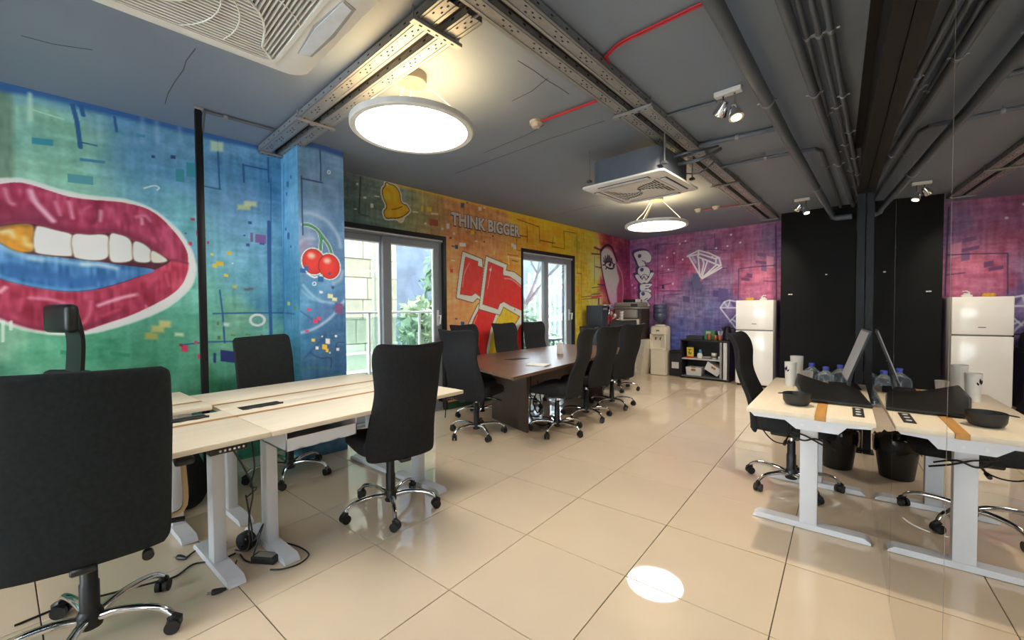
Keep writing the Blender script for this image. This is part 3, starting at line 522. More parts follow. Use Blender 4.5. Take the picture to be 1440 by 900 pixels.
# POWER
O, K = (830, 320), 6.43
LW, LB = (212, 212, 226), (38, 34, 78)
shapes = [[(395, 240), (425, 218), (480, 207), (525, 220), (552, 262), (545, 305), (515, 318), (485, 316), (500, 342), (445, 355), (418, 295)],
          [(430, 395), (445, 362), (483, 350), (520, 360), (538, 385), (535, 430), (500, 445), (450, 440)],
          [(405, 436), (440, 428), (455, 460), (475, 430), (505, 430), (525, 455), (545, 412), (577, 415), (520, 500), (490, 495), (455, 505)],
          [(455, 517), (530, 508), (562, 514), (540, 537), (525, 550), (548, 565), (545, 585), (462, 575)],
          [(448, 592), (490, 576), (532, 590), (552, 620), (525, 652), (512, 660), (542, 705), (515, 712), (492, 675), (495, 700), (466, 702)]]
for s_ in shapes:
    q = smooth_pts(G.p(s_, O, K), 3, True); G.poly(q+np.array([-.035, .03]), LB, .85, .012, 0, None, .02)
for s_ in shapes:
    q = smooth_pts(G.p(s_, O, K), 3, True); G.poly(q, LB, 1, None, 0, None, .011); G.poly(q, LW, 1, None, 18)
for x, y in ((446, 257), (467, 380), (478, 598)): G.disc(G.p([(x, y)], O, K)[0], .042, (52, 62, 110), 1, .012)
for P in ([(470, 300), (500, 310)], [(455, 440), (470, 470), (485, 440), (505, 475), (530, 445)], [(500, 530), (530, 528)], [(495, 555), (520, 552)], [(492, 655), (515, 640)]): G.stroke(G.p(P, O, K), .018, LB, .9)
# diamonds
O, K = (940, 310), 5.62
G.poly(G.p([(150, 280), (240, 235), (400, 295), (415, 355), (260, 460)], O, K), (120, 95, 140), .55, .03, 20)
for P in ([(150, 282), (240, 237), (320, 258), (400, 295), (415, 355), (262, 458), (165, 290)], [(230, 285), (245, 262), (375, 305)], [(232, 287), (400, 355)], [(150, 285), (235, 268), (240, 240)], [(235, 290), (248, 440)], [(305, 330), (262, 458)], [(375, 355), (262, 458)], [(420, 372), (268, 460)], [(375, 300), (375, 330)], [(400, 295), (375, 300)], [(270, 310), (280, 340), (260, 430)]):
    G.stroke(G.p(P, O, K), .026, (222, 214, 232), .9, .014)
G.stroke(G.p([(190, 290), (215, 330)], O, K), .05, (190, 185, 210), .5, .03); G.disc(G.p([(345, 290)], O, K)[0], .02, (255, 255, 255)); G.disc(G.p([(260, 472)], O, K)[0], .025, (210, 50, 110))
for P in ([(410, 690), (440, 645), (480, 630), (530, 640)], [(412, 695), (485, 790), (530, 850)], [(415, 690), (470, 690), (540, 690)], [(440, 645), (470, 690), (485, 640)], [(485, 800), (540, 740)], [(500, 780), (530, 800)]): G.stroke(G.p(P, O, K), .022, (190, 190, 220), .85, .014)
G.poly(G.p([(415, 680), (445, 640), (490, 650), (520, 690), (470, 700)], O, K), (150, 150, 190), .5, .03)
WALL_B = G.build('wall_back', [M_MURAL, M_WALLSIDE], [[W(VW-.3, UB+.004, 0), W(2.3, UB+.004, 0), W(2.3, UB+.3, 0), W(VW-.3, UB+.3, 0), W(VW-.3, UB+.004, H), W(2.3, UB+.004, H), W(2.3, UB+.3, H), W(VW-.3, UB+.3, H)]], (), 1.9, .76)

# ---- black wall in front of the back wall, walls outside the frame
M_BLACK = mat('matt_black_wall_paint', (23, 24, 26), 0.6, var=.08, scale=3, spec=.12)
BW = struct(MB().hexa(slab_v(0.79, 2.25, UK, UB-.005, 0, H)).build('wall_black', M_BLACK, smooth=False))
for px in ((1110, 414), (1113, 414), (1162, 386)):
    p = on(px, 'u', UK); MB().box(-.012, -.008, -.008, .012, 0, .008).build('wall_plate', M_WPLASTIC, BW, tuple(p), -ANG)
mb = MB()
for q in ((-2.4, 2.9, 0, .4), (-2.4, 2.9, 2.5, H), (-2.4, -1.6, .4, 2.5), (.76, 2.9, .4, 2.5)): mb.hexa(slab_v(q[0], q[1], -7.4, -7.2, q[2], q[3]))  # rear wall opened up to let in added daylight
struct(mb.build('wall_front', mat('light_grey_wall', (205, 205, 205), .7), smooth=False))
mb = MB()
for a in (-1.6, -.45, .7): mb.hexa(slab_v(a, a+.06, -7.34, -7.26, .4, 2.5))
struct(mb.build('fill_window_1', mat('grey_fill_window_frame', (118, 124, 134), .4), smooth=False))  # unseen window added behind the camera for cool fill light
for a in (-1.54, -.39): MB().hexa(slab_v(a, a+1.09, -7.305, -7.295, .4, 2.5)).build('glass_pane', glassy('clear_glass', (.96, .98, .97), .6), [o for o in COL.objects if o.name == 'fill_window_1'][0], smooth=False)

# ---- mirror wall on the right, joined from tall panels
def mx(y): return 2.185-0.011*y
ZM = 2.30
m = bpy.data.materials.new('dark_mirror_glass'); m.use_nodes = True; nt = m.node_tree
p = nt.nodes['Principled BSDF']; p.inputs['Metallic'].default_value = 1.0; p.inputs['Roughness'].default_value = 0.0
p.inputs['Base Color'].default_value = (.60, .585, .57, 1)
M_MIRROR = m
mb = MB(); mb.hexa([(mx(-7.3)+.012, -7.3, 0), (mx(-7.3)+.2, -7.3, 0), (mx(5.6)+.2, 5.6, 0), (mx(5.6)+.012, 5.6, 0), (mx(-7.3)+.012, -7.3, H), (mx(-7.3)+.2, -7.3, H), (mx(5.6)+.2, 5.6, H), (mx(5.6)+.012, 5.6, H)])
WALL_R = struct(mb.build('wall_right', mat('black_wall_behind_mirror', (30, 31, 33), .6), smooth=False))
ys = [-6.68, -5.58, -4.48, -3.38, -2.28, -1.18, -0.08, 1.02, 2.12, 3.22, 4.32, 5.28]
for a, b in zip(ys[:-1], ys[1:]):
    a2, b2 = a+.0025, b-.0025
    mb = MB(); mb.hexa([(mx(a2), a2, .004), (mx(a2)+.008, a2, .004), (mx(b2)+.008, b2, .004), (mx(b2), b2, .004), (mx(a2), a2, ZM), (mx(a2)+.008, a2, ZM), (mx(b2)+.008, b2, ZM), (mx(b2), b2, ZM)])
    mb.build('mirror_panel', M_MIRROR, WALL_R, smooth=False)
    mb = MB(); y = a; mb.box(mx(y)+.001, y-.0022, .004, mx(y)+.011, y+.0022, ZM); mb.build('joint_strip', mat('pale_joint_strip', (232, 232, 230), .4, 0), WALL_R, smooth=False)

# ---------------------------------------------------------------- glazed doors
M_ALU = mat('grey_aluminium_frame', (150, 156, 166), .4, .2, var=.03); M_BLKFRAME = mat('black_outer_frame', (28, 30, 34), .4)
M_GASKET = mat('white_glazing_bead', (225, 228, 230), .5); M_GLASS = glassy('clear_glass', (.96, .98, .97), .6)
def vbox(mb, v0, u0, z0, v1, u1, z1, mi=0): mb.hexa(slab_v(v0, v1, u0, u1, z0, z1), mi)
def glazed_door(n, D, sashes, hu):
    u0, u1, _, z1 = D
    mb = MB()
    for a in ((u0, u0+.045, 0, z1), (u1-.045, u1, 0, z1), (u0+.045, u1-.045, z1-.05, z1)): vbox(mb, VW-.2, a[0], a[2], VW+.004, a[1], a[3])
    d = struct(mb.build('door_%d' % n, M_BLKFRAME, smooth=False))
    mb = MB(); vbox(mb, VW-.2, u0+.045, 0, VW-.03, u1-.045, .03); vbox(mb, VW-.12, u0+.045, z1-.085, VW-.02, u1-.045, z1-.05); mb.build('track', M_ALU, d, smooth=False)
    mb = MB(); vbox(mb, VW-.018, u0+.045, z1-.068, VW-.014, u1-.045, z1-.056); mb.build('track_lip', M_GASKET, d, smooth=False)
    for (a, b, dv, st) in sashes:
        mb = MB(); zt = z1-.085; l, r, t, bt = st
        vbox(mb, VW-dv-.05, a, .03, VW-dv, a+l, zt); vbox(mb, VW-dv-.05, b-r, .03, VW-dv, b, zt); vbox(mb, VW-dv-.05, a+l, zt-t, VW-dv, b-r, zt); vbox(mb, VW-dv-.05, a+l, .03, VW-dv, b-r, .03+bt)
        sh = mb.build('sash', M_ALU, d, smooth=False)
        mb = MB(); e = .012; A, B, Z0, Z1 = a+l, b-r, .03+bt, zt-t
        for q in ((A, A+e, Z0, Z1), (B-e, B, Z0, Z1), (A+e, B-e, Z0, Z0+e), (A+e, B-e, Z1-e, Z1)): vbox(mb, VW-dv-.04, q[0], q[2], VW-dv-.005, q[1], q[3])
        mb.build('glazing_bead', M_GASKET, sh, smooth=False)
        mb = MB(); vbox(mb, VW-dv-.028, A+e, Z0+e, VW-dv-.022, B-e, Z1-e); mb.build('glass_pane', M_GLASS, sh, smooth=False)
    mb = MB(); vbox(mb, VW-.05, hu-.014, 1.1, VW-.028, hu+.014, 1.3); p0 = np.array(W(VW-.03, hu, 1.22)); p1 = np.array(W(VW+.03, hu, 1.23)); p2 = np.array(W(VW+.035, hu-.02, 1.12))
    mb.tube([p0, p1, p2], [.012, .012, .010], 8); mb.build('door_handle', M_WPLASTIC, d)
    return d
glazed_door(1, D1, [(-.455, .20, .10, (.06, .075, .07, .09)), (.13, .955, .045, (.10, .115, .075, .09))], .885)
glazed_door(2, D2, [(2.485, 3.16, .10, (.06, .06, .06, .09)), (3.06, 3.825, .045, (.10, .14, .075, .09))], 3.745)
# green strip at the foot of the window wall
mb = MB(); vbox(mb, VW-.001, D1[1], 0, VW+.014, D2[0], .09); struct(mb.build('baseboard_window', mat('green_painted_skirting', (46, 92, 66), .5), smooth=False))

# ---------------------------------------------------------------- outside the doors: courtyard
GRD = tag(MB().hexa(slab_v(-9, VW-.285, -4, 14, -.15, -.06)).build('courtyard_ground', mat('pale_paving', (205, 205, 200), .8, var=.08), smooth=False), kind='structure')
sw = struct(MB().hexa(slab_v(-5.4, -5.05, -4.5, 2.02, -.06, 9.0)).build('wall_courtyard', mat('pale_mortar', (212, 206, 188), .9), smooth=False))  # carried up out of view to dim the courtyard
M_STONE = [mat('limestone_block_%s' % k, c, .9, var=.10, scale=9, bump=.8, bscale=22) for k, c in zip('abc', ((230, 226, 208), (222, 216, 196), (236, 232, 216)))]
row = 0; z = -.05
while z < 3.6:
    hgt = (.40, .34, .44, .37)[row % 4]; u = -1.4+(.3 if row % 2 else 0)
    while u < 2.0:
        ln = random.uniform(.45, .85); e = min(u+ln, 2.02)
        if e-u > .1:
            mb = MB(); vbox(mb, -5.06, u+.008, z+.008, -5.0+random.uniform(-.012, .012), e-.008, z+hgt-.008); mb.build('stone_block', random.choice(M_STONE), sw, smooth=False)
        u = e
    z += hgt; row += 1
dp = MB().tube([W(-4.93, 1.50, -.05), W(-4.93, 1.50, 4.2)], .035, 10); tag(dp.build('drain_pipe', mat('pale_grey_pipe', (180, 178, 165), .6)), 'pale drain pipe running down the limestone wall outside', 'pipe')
for k, (v0, v1, u0, u1, z0, z1) in enumerate(((-4.98, -4.2, .2, 3.1, -.06, .28), (-4.98, -4.55, .2, 1.35, .28, .55))):
    mb = MB(); mb.hexa(slab_v(v0, v1, u0, u1, z0, z1)); tag(mb.build('stone_ledge', M_STONE[2], smooth=False), ('low pale stone step along the foot of the limestone wall', 'shorter pale stone ledge on top of the step outside')[k], 'step')
struct(MB().hexa(slab_v(-6.0, -5.7, 2.0, 5.2, -.06, 9.0)).build('wall_plaster', mat('blue_grey_plaster', (122, 136, 162), .9, var=.2, scale=3, bump=.5, bscale=10), smooth=False))  # height beyond view added to block sky light
struct(MB().hexa(slab_v(-2.65, -2.3, -8, 9, H+.2, 10)).build('wall_shade_facade', mat('pale_shade_facade_plaster', (205, 200, 190), .9), smooth=False))  # unseen upper storeys added to keep sky light off the courtyard
# railing with glass sheets
R = thing('glass_railing', 'courtyard railing with a white handrail and teal glass sheets outside the nearer door', 'railing', W(-3.5, .9, -.06), -ANG)
mb = MB(); mb.rbox(-.025, -1.5, 1.31, .025, .95, 1.345, .006, 1); mb.build('handrail', M_WPLASTIC, R)
for u in (-1.3, -.25, .62): MB().box(-.015, u-.015, 0, .015, u+.015, 1.31).build('post', M_WPLASTIC, R)
for a, b in ((-1.25, -.3), (-.2, .57)): MB().box(-.006, a, .3, .006, b, 1.26).build('glass_sheet', glassy('teal_railing_glass', (.86, .96, .95), .6, .12, (170, 215, 212)), R)
# plants and trees
def leaves(name, c, rad, n, size, m, parent):
    mb = MB()
    for _ in range(n):
        d = rng.normal(size=3); d /= np.linalg.norm(d); q = np.array(c)+d*np.array(rad)*rng.random()**.4
        a = rng.normal(size=3); a /= np.linalg.norm(a); b = np.cross(a, rng.normal(size=3)); b /= np.linalg.norm(b); s = size*(.6+.8*rng.random())
        mb.add([q-a*s, q+b*s*.35, q+a*s, q-b*s*.35], [(0, 1, 2, 3)])
    return tag(mb.build(name, m, parent, smooth=False), kind='stuff')
M_LEAF = [mat('leaf_green_%s' % k, c, .6, var=.3, scale=4) for k, c in zip('abc', ((140, 168, 135), (118, 150, 122), (165, 185, 150)))]
M_BARK = mat('grey_bark', (110, 108, 108), .9, var=.2)
def shrub(label, v, u, z0, hgt, rad, n, k, size=.10, cat='shrub'):
    t = thing('leafy_shrub', label, cat, W(v, u, -.06)); mb = MB()
    for q in range(5):
        a = q*1.3; mb.tube([(0, 0, 0), (.1*math.cos(a), .1*math.sin(a), z0*.6), (rad*.5*math.cos(a), rad*.5*math.sin(a), z0+hgt*.4)], [.02, .015, .006], 6)
    mb.build('stem', M_BARK, t); leaves('foliage', (0, 0, z0+hgt/2), (rad, rad, hgt/2), n, size, M_LEAF[k], t)
shrub('tall green shrub behind the right pane of the nearer door', -4.35, 2.60, .5, 2.2, .48, 420, 1)
shrub('low rounded pale green shrub behind the right pane of the nearer door', -3.95, 1.80, .5, 1.1, .36, 420, 2)
shrub('bright green shrub behind the white fence of the farther door', -7.2, 9.0, .3, 1.7, .7, 500, 0, .13)
shrub('dark green hedge plant at the left of the farther door', -4.6, 5.2, .1, 1.3, .5, 600, 1, .1)
shrub('low hedge plant under the white fence outside', -5.0, 6.7, .0, .8, .5, 450, 0, .09)
def tree(label, v, u):
    t = thing('bare_tree', label, 'tree', W(v, u, -.06)); mb = MB(); r = random.Random(5)
    def br(p, d, L, rad, k):
        q = p+d*L; mb.tube([p, (p+q)/2+Vector((r.uniform(-.04, .04),)*3), q], [rad, rad*.85, rad*.65], 6)
        if k:
            for _ in range(3 if k > 1 else 2):
                e = (d+Vector((r.uniform(-.8, .8), r.uniform(-.8, .8), r.uniform(-.1, .5)))).normalized(); br(q, e, L*.68, rad*.6, k-1)
    br(Vector((0, 0, 0)), Vector((.05, -.08, 1)).normalized(), 1.45, .09, 4); mb.build('branches', M_BARK, t)
tree('pale bare tree seen through the left pane of the farther door', -5.6, 6.45)
t = thing('white_fence', 'white slatted fence beyond the right pane of the farther door', 'fence', W(-6.0, 8.2, -.06), -ANG)
for z in (1.0, 2.05): MB().box(-.02, -1.2, z, .02, 2.0, z+.06).build('rail', M_WPLASTIC, t)
for k in range(13): MB().rbox(-.012, -1.15+k*.25, .1, .012, -1.08+k*.25, 2.45, .01, 1).build('slat', M_WPLASTIC, t)
struct(MB().hexa(slab_v(-9.3, -9.0, 3, 15, -.06, 3.4)).build('wall_garden', mat('grey_garden_wall', (98, 108, 116), .9, var=.3, scale=2), smooth=False))
t = thing('garden_table', 'dark garden table in the courtyard behind the farther door', 'table', W(-3.6, 5.1, -.06), -ANG)
MB().rbox(-.35, -.35, .68, .35, .35, .72, .01, 2).build('tabletop', M_DARKGREY, t)
for sx in (-.3, .3):
    for sy in (-.3, .3): MB().cyl((sx, sy, 0), (sx*.9, sy*.9, .68), .02).build('leg', M_DARKGREY, t)
# ---------------------------------------------------------------- pendant lamps
M_DIFF = glow('lit_diffuser', (255, 247, 233), LAMP); M_UPL = glow('lit_upper_side', (255, 214, 150), UPLIGHT)
M_RIM = mat('white_lamp_rim', (226, 226, 224), .4)
def pendant(label, v, u, z, R, cv=None, cu=None, grp=None):
    t = thing('pendant_lamp', label, 'lamp', W(v, u, z), -ANG)
    mb = MB(); mb.lathe((0, 0, 0), [(R*.9, 0), (R*.9, -.004), (R-.006, -.006), (R, 0), (R, .028), (R-.01, .034), (R*.9, .034)], 64, 0, False); mb.rings([[(R*.9*math.cos(a), R*.9*math.sin(a), zz) for a in np.linspace(0, 2*math.pi, 65)[:-1]] for zz in (0, .034)], cap=False)
    mb.build('rim', M_RIM, t)
    MB().lathe((0, 0, 0), [(R*.9, .004), (R*.9, .008)], 64).build('diffuser', M_DIFF, t)
    MB().lathe((0, 0, 0), [(R*.9, .026), (R*.9, .030)], 48).build('upper_plate', M_UPL, t)
    hc = H-z
    MB().lathe((0, 0, hc-.055), [(.085, 0), (.088, .006), (.088, .055)], 32).build('canopy', mat('cream_canopy', (118, 115, 108), .5), t)
    for k in range(3):
        a = .6+k*2.094; MB().tube([(R*.93*math.cos(a), R*.93*math.sin(a), .034), (.07*math.cos(a), .07*math.sin(a), hc-.05)], .0028, 6).build('suspension_cable', M_WPLASTIC, t)
    pts = smooth_pts([(R*.5*math.cos(3.6), R*.5*math.sin(3.6), .036), (R*.62*math.cos(3.7), R*.62*math.sin(3.7), .09), (.16*math.cos(3.4), .16*math.sin(3.4), hc*.5), (.06*math.cos(3.4), .06*math.sin(3.4), hc-.04)], 5)
    MB().tube(pts, .004, 6).build('power_lead', M_WPLASTIC, t)
    MB().lathe((.02, -.045, hc-.058), [(.004, 0), (.004, .004)], 8).build('screw', M_STEEL, t)
    return t
pendant('round white pendant lamp hanging over the pale desks, nearest the camera', -0.03, -0.835, 2.42, .375)
pendant('round white pendant lamp hanging beyond the cassette unit near the purple wall', -0.17, 2.95, 2.38, .395)
for k, uu in enumerate((-4.4, -6.2)):  # unseen pendants added behind the camera as fill light
    pendant(('added unseen fill pendant behind the camera, nearer one', 'added unseen fill pendant behind the camera, far end of the room')[k], 0.2, uu, 2.42, .375)

# ---------------------------------------------------------------- ceiling cassettes
def cassette(label, v, u, z, S, rz, kind):
    t = thing('ceiling_cassette', label, 'air conditioner', W(v, u, z), rz); h = S/2; top = H-z
    mb = MB(); c = h*.86; k = .10
    WX = 1.24 if kind else 1.0
    ring = lambda a, r, zz, n=6, wx=1.0: [(wx*(sx*(a-r)+r*math.cos(q0+q*math.pi/2/(n-1))), sy*(a-r)+r*math.sin(q0+q*math.pi/2/(n-1)), zz) for sx, sy, q0 in ((1, 1, 0), (-1, 1, math.pi/2), (-1, -1, math.pi), (1, -1, 3*math.pi/2)) for q in range(n)]
    rr = .09 if kind else .03; ih = h*.70
    mb.rings([ring(ih, .06, .012, 6, WX), ring(ih, .06, -.002, 6, WX), ring(ih+.015, .065, -.006, 6, WX), ring(h-.04, rr, -.006), ring(h, rr, .006), ring(h, rr, .022), ring(h-.02, rr, .03)], cap=False)
    pn = mb.build('panel', M_WPLASTIC, t)
    MB().prism(ring(h*.86, .12, 0), .03, .245).build('body', mat('blue_grey_cassette_body', (90, 98, 110), .5), t) if not kind else MB().prism(ring(h*.86, .1, 0), .03, top).build('body', mat('grey_cassette_body', (96, 98, 102), .6), t)
    MB().prism(ring(ih, .06, 0, 6, WX), .012, .02).build('intake_back', M_SLOT, t)
    # four vanes in their slots
    for q in ((0, 2) if kind else range(4)):
        a = q*math.pi/2; R_ = Matrix.Rotation(a, 3, 'Z'); L = h*(.50 if kind else .62); y0 = h*.76; y1 = h*.90
        mb = MB(); P = [(-L, y0, -.0075), (L, y0, -.0075), (L, y1, -.0075), (-L, y1, -.0075)]
        if kind: P = [(-L, y0+.01, -.0078), (0, y0-.012, -.0078), (L, y0+.01, -.0078), (L*.92, y1, -.0078), (0, y1+.012, -.0078), (-L*.92, y1, -.0078)]
        mb.prism([(R_ @ Vector(p))[:2] for p in P], -.009, -.0062); s_ = mb.build('vane_slot', mat('grey_slot', (170, 172, 174), .6) if kind else M_SLOT, t, smooth=False)
        mb = MB(); P2 = [Vector((p[0]*.96, (p[1]-(y0+y1)/2)*.72+(y0+y1)/2-.004, 0)) for p in P]
        mb.prism([(R_ @ p)[:2] for p in P2], -.014, -.009); mb.build('vane', mat('pale_blue_vane', (222, 230, 240), .35), t)
    XS = Matrix.Diagonal((WX, 1, 1))
    # intake grille: four swirling sectors of parallel slats
    n = 20 if kind else 10; gp = ih/n; sw_ = .2 if kind else .14
    swirl = lambda r: -1.0*(1-min(r/ih, 1.0))
    def edge(k, m=12):
        out = []
        for r in np.linspace(.03*ih, 1.414*ih, m):
            th = k*math.pi/2+math.pi/4+swirl(r); x, y = r*math.cos(th), r*math.sin(th); q = max(abs(x), abs(y))/ih
            if q > 1: out.append((x/q, y/q)); break
            out.append((x, y))
        return out
    for q in range(4):
        R_ = Matrix.Rotation(q*math.pi/2, 3, 'Z'); mb = MB()
        if not kind and q % 2 == 0:
            e0, e1 = edge(0), edge(1)
            mb.prism([(R_ @ Vector((x, y, 0)))[:2] for x, y in e0+[(ih*.97, ih*.97), (-ih*.97, ih*.97)]+e1[::-1]], -.010, -.004); mb.build('smooth_blade', M_WPLASTIC, t, smooth=False)
        else:
            for k in range(1, n):
                d = k*gp; xs = [x for x in np.linspace(-ih, ih, 121) if math.pi/4+swirl(math.hypot(x, d)) < math.atan2(d, x) < 3*math.pi/4+swirl(math.hypot(x, d))]
                if len(xs) < 3: continue
                lo, hi = xs[0], xs[-1]; P = []
                for z in (-.006, .014 if kind else -.0015):
                    for x, y in ((lo, d-gp*sw_), (hi, d-gp*sw_), (hi, d+gp*sw_), (lo, d+gp*sw_)): P.append(tuple(XS @ (R_ @ Vector((x, y, z)))))
                mb.hexa(P)
            tag(mb.build('grille_slats', M_WPLASTIC, t, smooth=False), kind='stuff')
            for f in (.3, .6):
                P = []
                for r in np.linspace(.25*ih, 1.3*ih, 10):
                    th = math.pi/4+f*math.pi/2+swirl(r); x, y = r*math.cos(th), r*math.sin(th)
                    if max(abs(x), abs(y)) < ih*.98: P.append(tuple(XS @ (R_ @ Vector((x, y, -.006)))))
                if len(P) > 2: MB().tube(P, .0028, 6).build('grille_rib', M_WPLASTIC, t)
        MB().tube([tuple(XS @ (R_ @ Vector((x, y, -.007)))) for x, y in edge(0)], .005, 6).build('grille_rib', M_WPLASTIC, t)
    mb = MB(); mb.rings([ring(ih, .06, -.010, 6, WX), ring(ih-.016, .05, -.010, 6, WX), ring(ih-.016, .05, .010, 6, WX), ring(ih, .06, .010, 6, WX)], cap=False, closed=True); mb.build('grille_frame', M_WPLASTIC, t)
    if kind: MB().rbox(ih*.80, -ih*.1, -.014, ih*.9, ih*.05, -.008, .003, 1).build('latch', M_WPLASTIC, t)
    return t
cassette('large white cassette air conditioner at the top left, close to the camera', 0.405, -1.955, 2.50, .96, -ANG, True)
AC2 = cassette('white cassette air conditioner with blue grey body in the middle of the ceiling', 0.42, 1.315, 2.40, .775, -ANG, False)
for sx, sy in ((-.36, -.30), (.36, -.30), (.36, .30)):
    MB().tube([(sx, sy, .1), (sx, sy, .37)], .006, 6).build('hanger_rod', M_STEEL, AC2)
    MB().rbox(sx-.02, sy-.02, .08, sx+.02, sy+.02, .10, .003, 1).build('hanger_bracket', M_DARKGREY, AC2)
mb = MB()
mb.tube(smooth_pts([(.33, .05, .17), (.48, .06, .17), (.55, .12, .2), (.60, .3, .3)], 4), .016, 8); mb.tube(smooth_pts([(.33, -.05, .21), (.46, -.06, .21), (.52, .1, .26), (.58, .3, .33)], 4), .010, 8); mb.tube(smooth_pts([(.33, .18, .12), (.46, .2, .10), (.55, .3, .2)], 4), .006, 8)
mb.build('refrigerant_pipe', M_PIPE, AC2)

# ---------------------------------------------------------------- cable trays under the ceiling
def tray(label, pa, pb, wd, brackets, z=2.715):
    a, b = np.array(W(*pa, z)), np.array(W(*pb, z)); L = float(np.linalg.norm(b-a)); rz = math.atan2(b[1]-a[1], b[0]-a[0])
    t = thing('cable_tray', label, 'cable tray', tuple(a), rz); g = .045; rw = (wd-g)/2
    holes = []
    for s in (-1, 1):
        y0, y1 = (-wd/2, -g/2) if s < 0 else (g/2, wd/2)
        mb = MB(); mb.box(0, y0, 0, L, y1, .003); mb.box(0, y0, 0, L, y0+.003, .045); mb.box(0, y1-.003, 0, L, y1, .045)
        for q in (.2, .8): mb.box(0, y0+rw*q-.003, -.0035, L, y0+rw*q+.003, 0)
        mb.build('rail', M_STEEL, t, smooth=False)
        mb = MB(); x = .12
        while x < L-.1:
            for dx, dy in ((0, .35), (.03, .62), (.055, .4), (.085, .55), (.11, .36)):
                yy = y0+rw*dy; mb.box(x+dx-.006, yy-.003, -.0022, x+dx+.007, yy+.003, .0005)
            for k in range(2): mb.box(x+k*.11, (y1-.0035 if s < 0 else y0-.001), .018, x+k*.11+.02, (y1+.001 if s < 0 else y0+.0035), .028)
            for k in range(2): mb.box(x+k*.11+.04, (y0-.001 if s < 0 else y1-.0005), .018, x+k*.11+.058, (y0+.0005 if s < 0 else y1+.001), .026)
            x += .24
        tag(mb.build('punched_holes', M_SLOT, t, smooth=False), kind='stuff')
    MB().box(0, -g/2, .035, L, g/2, .04).build('gap_shade_strip', M_SLOT, t, smooth=False)  # dark strip stands in for shade in the open gap between rails
    for x, ww in brackets:
        mb = MB(); mb.rbox(x-.02, -wd/2-ww, -.024, x+.02, wd/2+ww, -.004, .003, 1)
        br = mb.build('cross_bracket', M_STEEL, t)
        mb = MB()
        for k in range(5): yy = (-.4+.2*k)*wd; mb.box(x-.004, yy-.008, -.0255, x+.004, yy+.008, -.0235)
        tag(mb.build('bracket_slots', M_SLOT, br, smooth=False), kind='stuff')
        for s in (-1, 1): MB().tube([(x, s*(wd/2+ww-.012), -.01), (x, s*(wd/2+ww-.012), H-z)], .004, 6).build('threaded_rod', M_STEEL, br)
    return t
tray('punched steel cable tray running out from the blue painted pillar', (-1.95, -1.05), (.685, -1.02), .245, ((.03, .0), (.93, .02), (2.43, .03)))
tray('long punched steel cable tray running to the purple back wall', (.926, -3.6), (.622, 5.42), .24, ((2.2, .03), (4.05, .03), (5.2, .03), (6.4, .03), (7.6, .03), (8.9, .0)))

# ---------------------------------------------------------------- pipes and conduits on the ceiling
def pipe_thing(name, label, pts, r, m, clips=(), cat='pipe', sm=0):
    P = [Vector(W(*p)) for p in pts]; base = P[0]
    Q = [tuple(p-base) for p in P]
    if sm: Q = [tuple(q) for q in smooth_pts(Q, sm)]
    t = thing(name, label, cat, tuple(base)); MB().tube(Q, r, 12).build('pipe_run', m, t)
    for f in clips:
        k = f*(len(P)-1); i = min(int(k), len(P)-2); c = (P[i].lerp(P[i+1], k-i))-base; d = (P[i+1]-P[i]).normalized()
        mb = MB(); mb.cyl(tuple(c-d*.012), tuple(c+d*.012), r+.005, None, 14)
        e = Vector((-d.y, d.x, 0)); mb.cyl(tuple(c+e*(r+.004)), tuple(c+e*(r+.02)), .006, None, 8); mb.cyl(tuple(c-e*(r+.004)), tuple(c-e*(r+.02)), .006, None, 8)
        mb.cyl(tuple(c+Vector((0, 0, r*.6))), (c.x, c.y, H-base.z), .004, None, 6)
        mb.build('pipe_clip', M_STEEL, t)
    return t
pipe_thing('drain_pipe', 'thick grey pipe sloping along the ceiling and turning to the black column', [(1.60, -2.6, 2.69), (1.58, -.353, 2.67), (1.515, 1.6, 2.655), (1.43, 5.15, 2.64), (1.44, 5.21, 2.60), (1.48, 5.225, 2.585), (1.655, 5.21, 2.58)], .038, M_PIPE, (.10, .27, .42), 'pipe')
cl = lambda x, y, z: ceil_pt(x, y, z)
def cond(label, a, b, r, z=2.72, ext=True, clips=(.18, .36, .52, .66, .8, .92), end=None):
    pa, pb = cl(*a, z), cl(*b, z)
    if ext: pa = (pa[0]-(pb[0]-pa[0])*.45, pa[1]-(pb[1]-pa[1])*.45, z)
    P = [pa, pb]+([end] if end else [])
    return pipe_thing('ceiling_conduit', label, P, r, M_PIPE, clips, 'conduit')
cond('thicker grey conduit, leftmost of the four running beside the black beam', (1100, 0), (1200, 289), .026, 2.705, True, (.30, .46, .70))
cond('thin grey conduit close beside the leftmost thick one', (1121, 0), (1196, 285), .013, 2.72)
cond('grey conduit, third of the four beside the black beam', (1141, 0), (1206, 275), .015, 2.72)
cond('grey conduit nearest the black beam', (1161, 0), (1208, 258), .016, 2.715)
pipe_thing('ceiling_conduit', 'grey conduit bending from the cable tray towards the black wall', [cl(1010, 236, 2.73), cl(1060, 225, 2.73), cl(1146, 209, 2.73), cl(1155, 212, 2.73), cl(1182, 291, 2.72)], .017, M_PIPE, (.3, .8), 'conduit')
pipe_thing('ceiling_conduit', 'straight grey conduit from the cable tray to the sloping pipe', [cl(982, 205, 2.745), cl(1096, 180, 2.745)], .02, M_PIPE, (.5,), 'conduit')
pipe_thing('ceiling_conduit', 'thin grey conduit feeding the nearer twin spotlight', [cl(928, 171, 2.755), cl(940, 162, 2.755), cl(1008, 143, 2.755)], .011, M_PIPE, (), 'conduit', 4)
pipe_thing('ceiling_conduit', 'thin grey conduit from the black pole to the steel tray', [(-1.49, -1.655, 2.60), (-1.485, -1.645, 2.73), (-1.49, -1.62, 2.752), cl(385, 183, 2.752)], .012, M_PIPE, (.75,), 'conduit', 4)
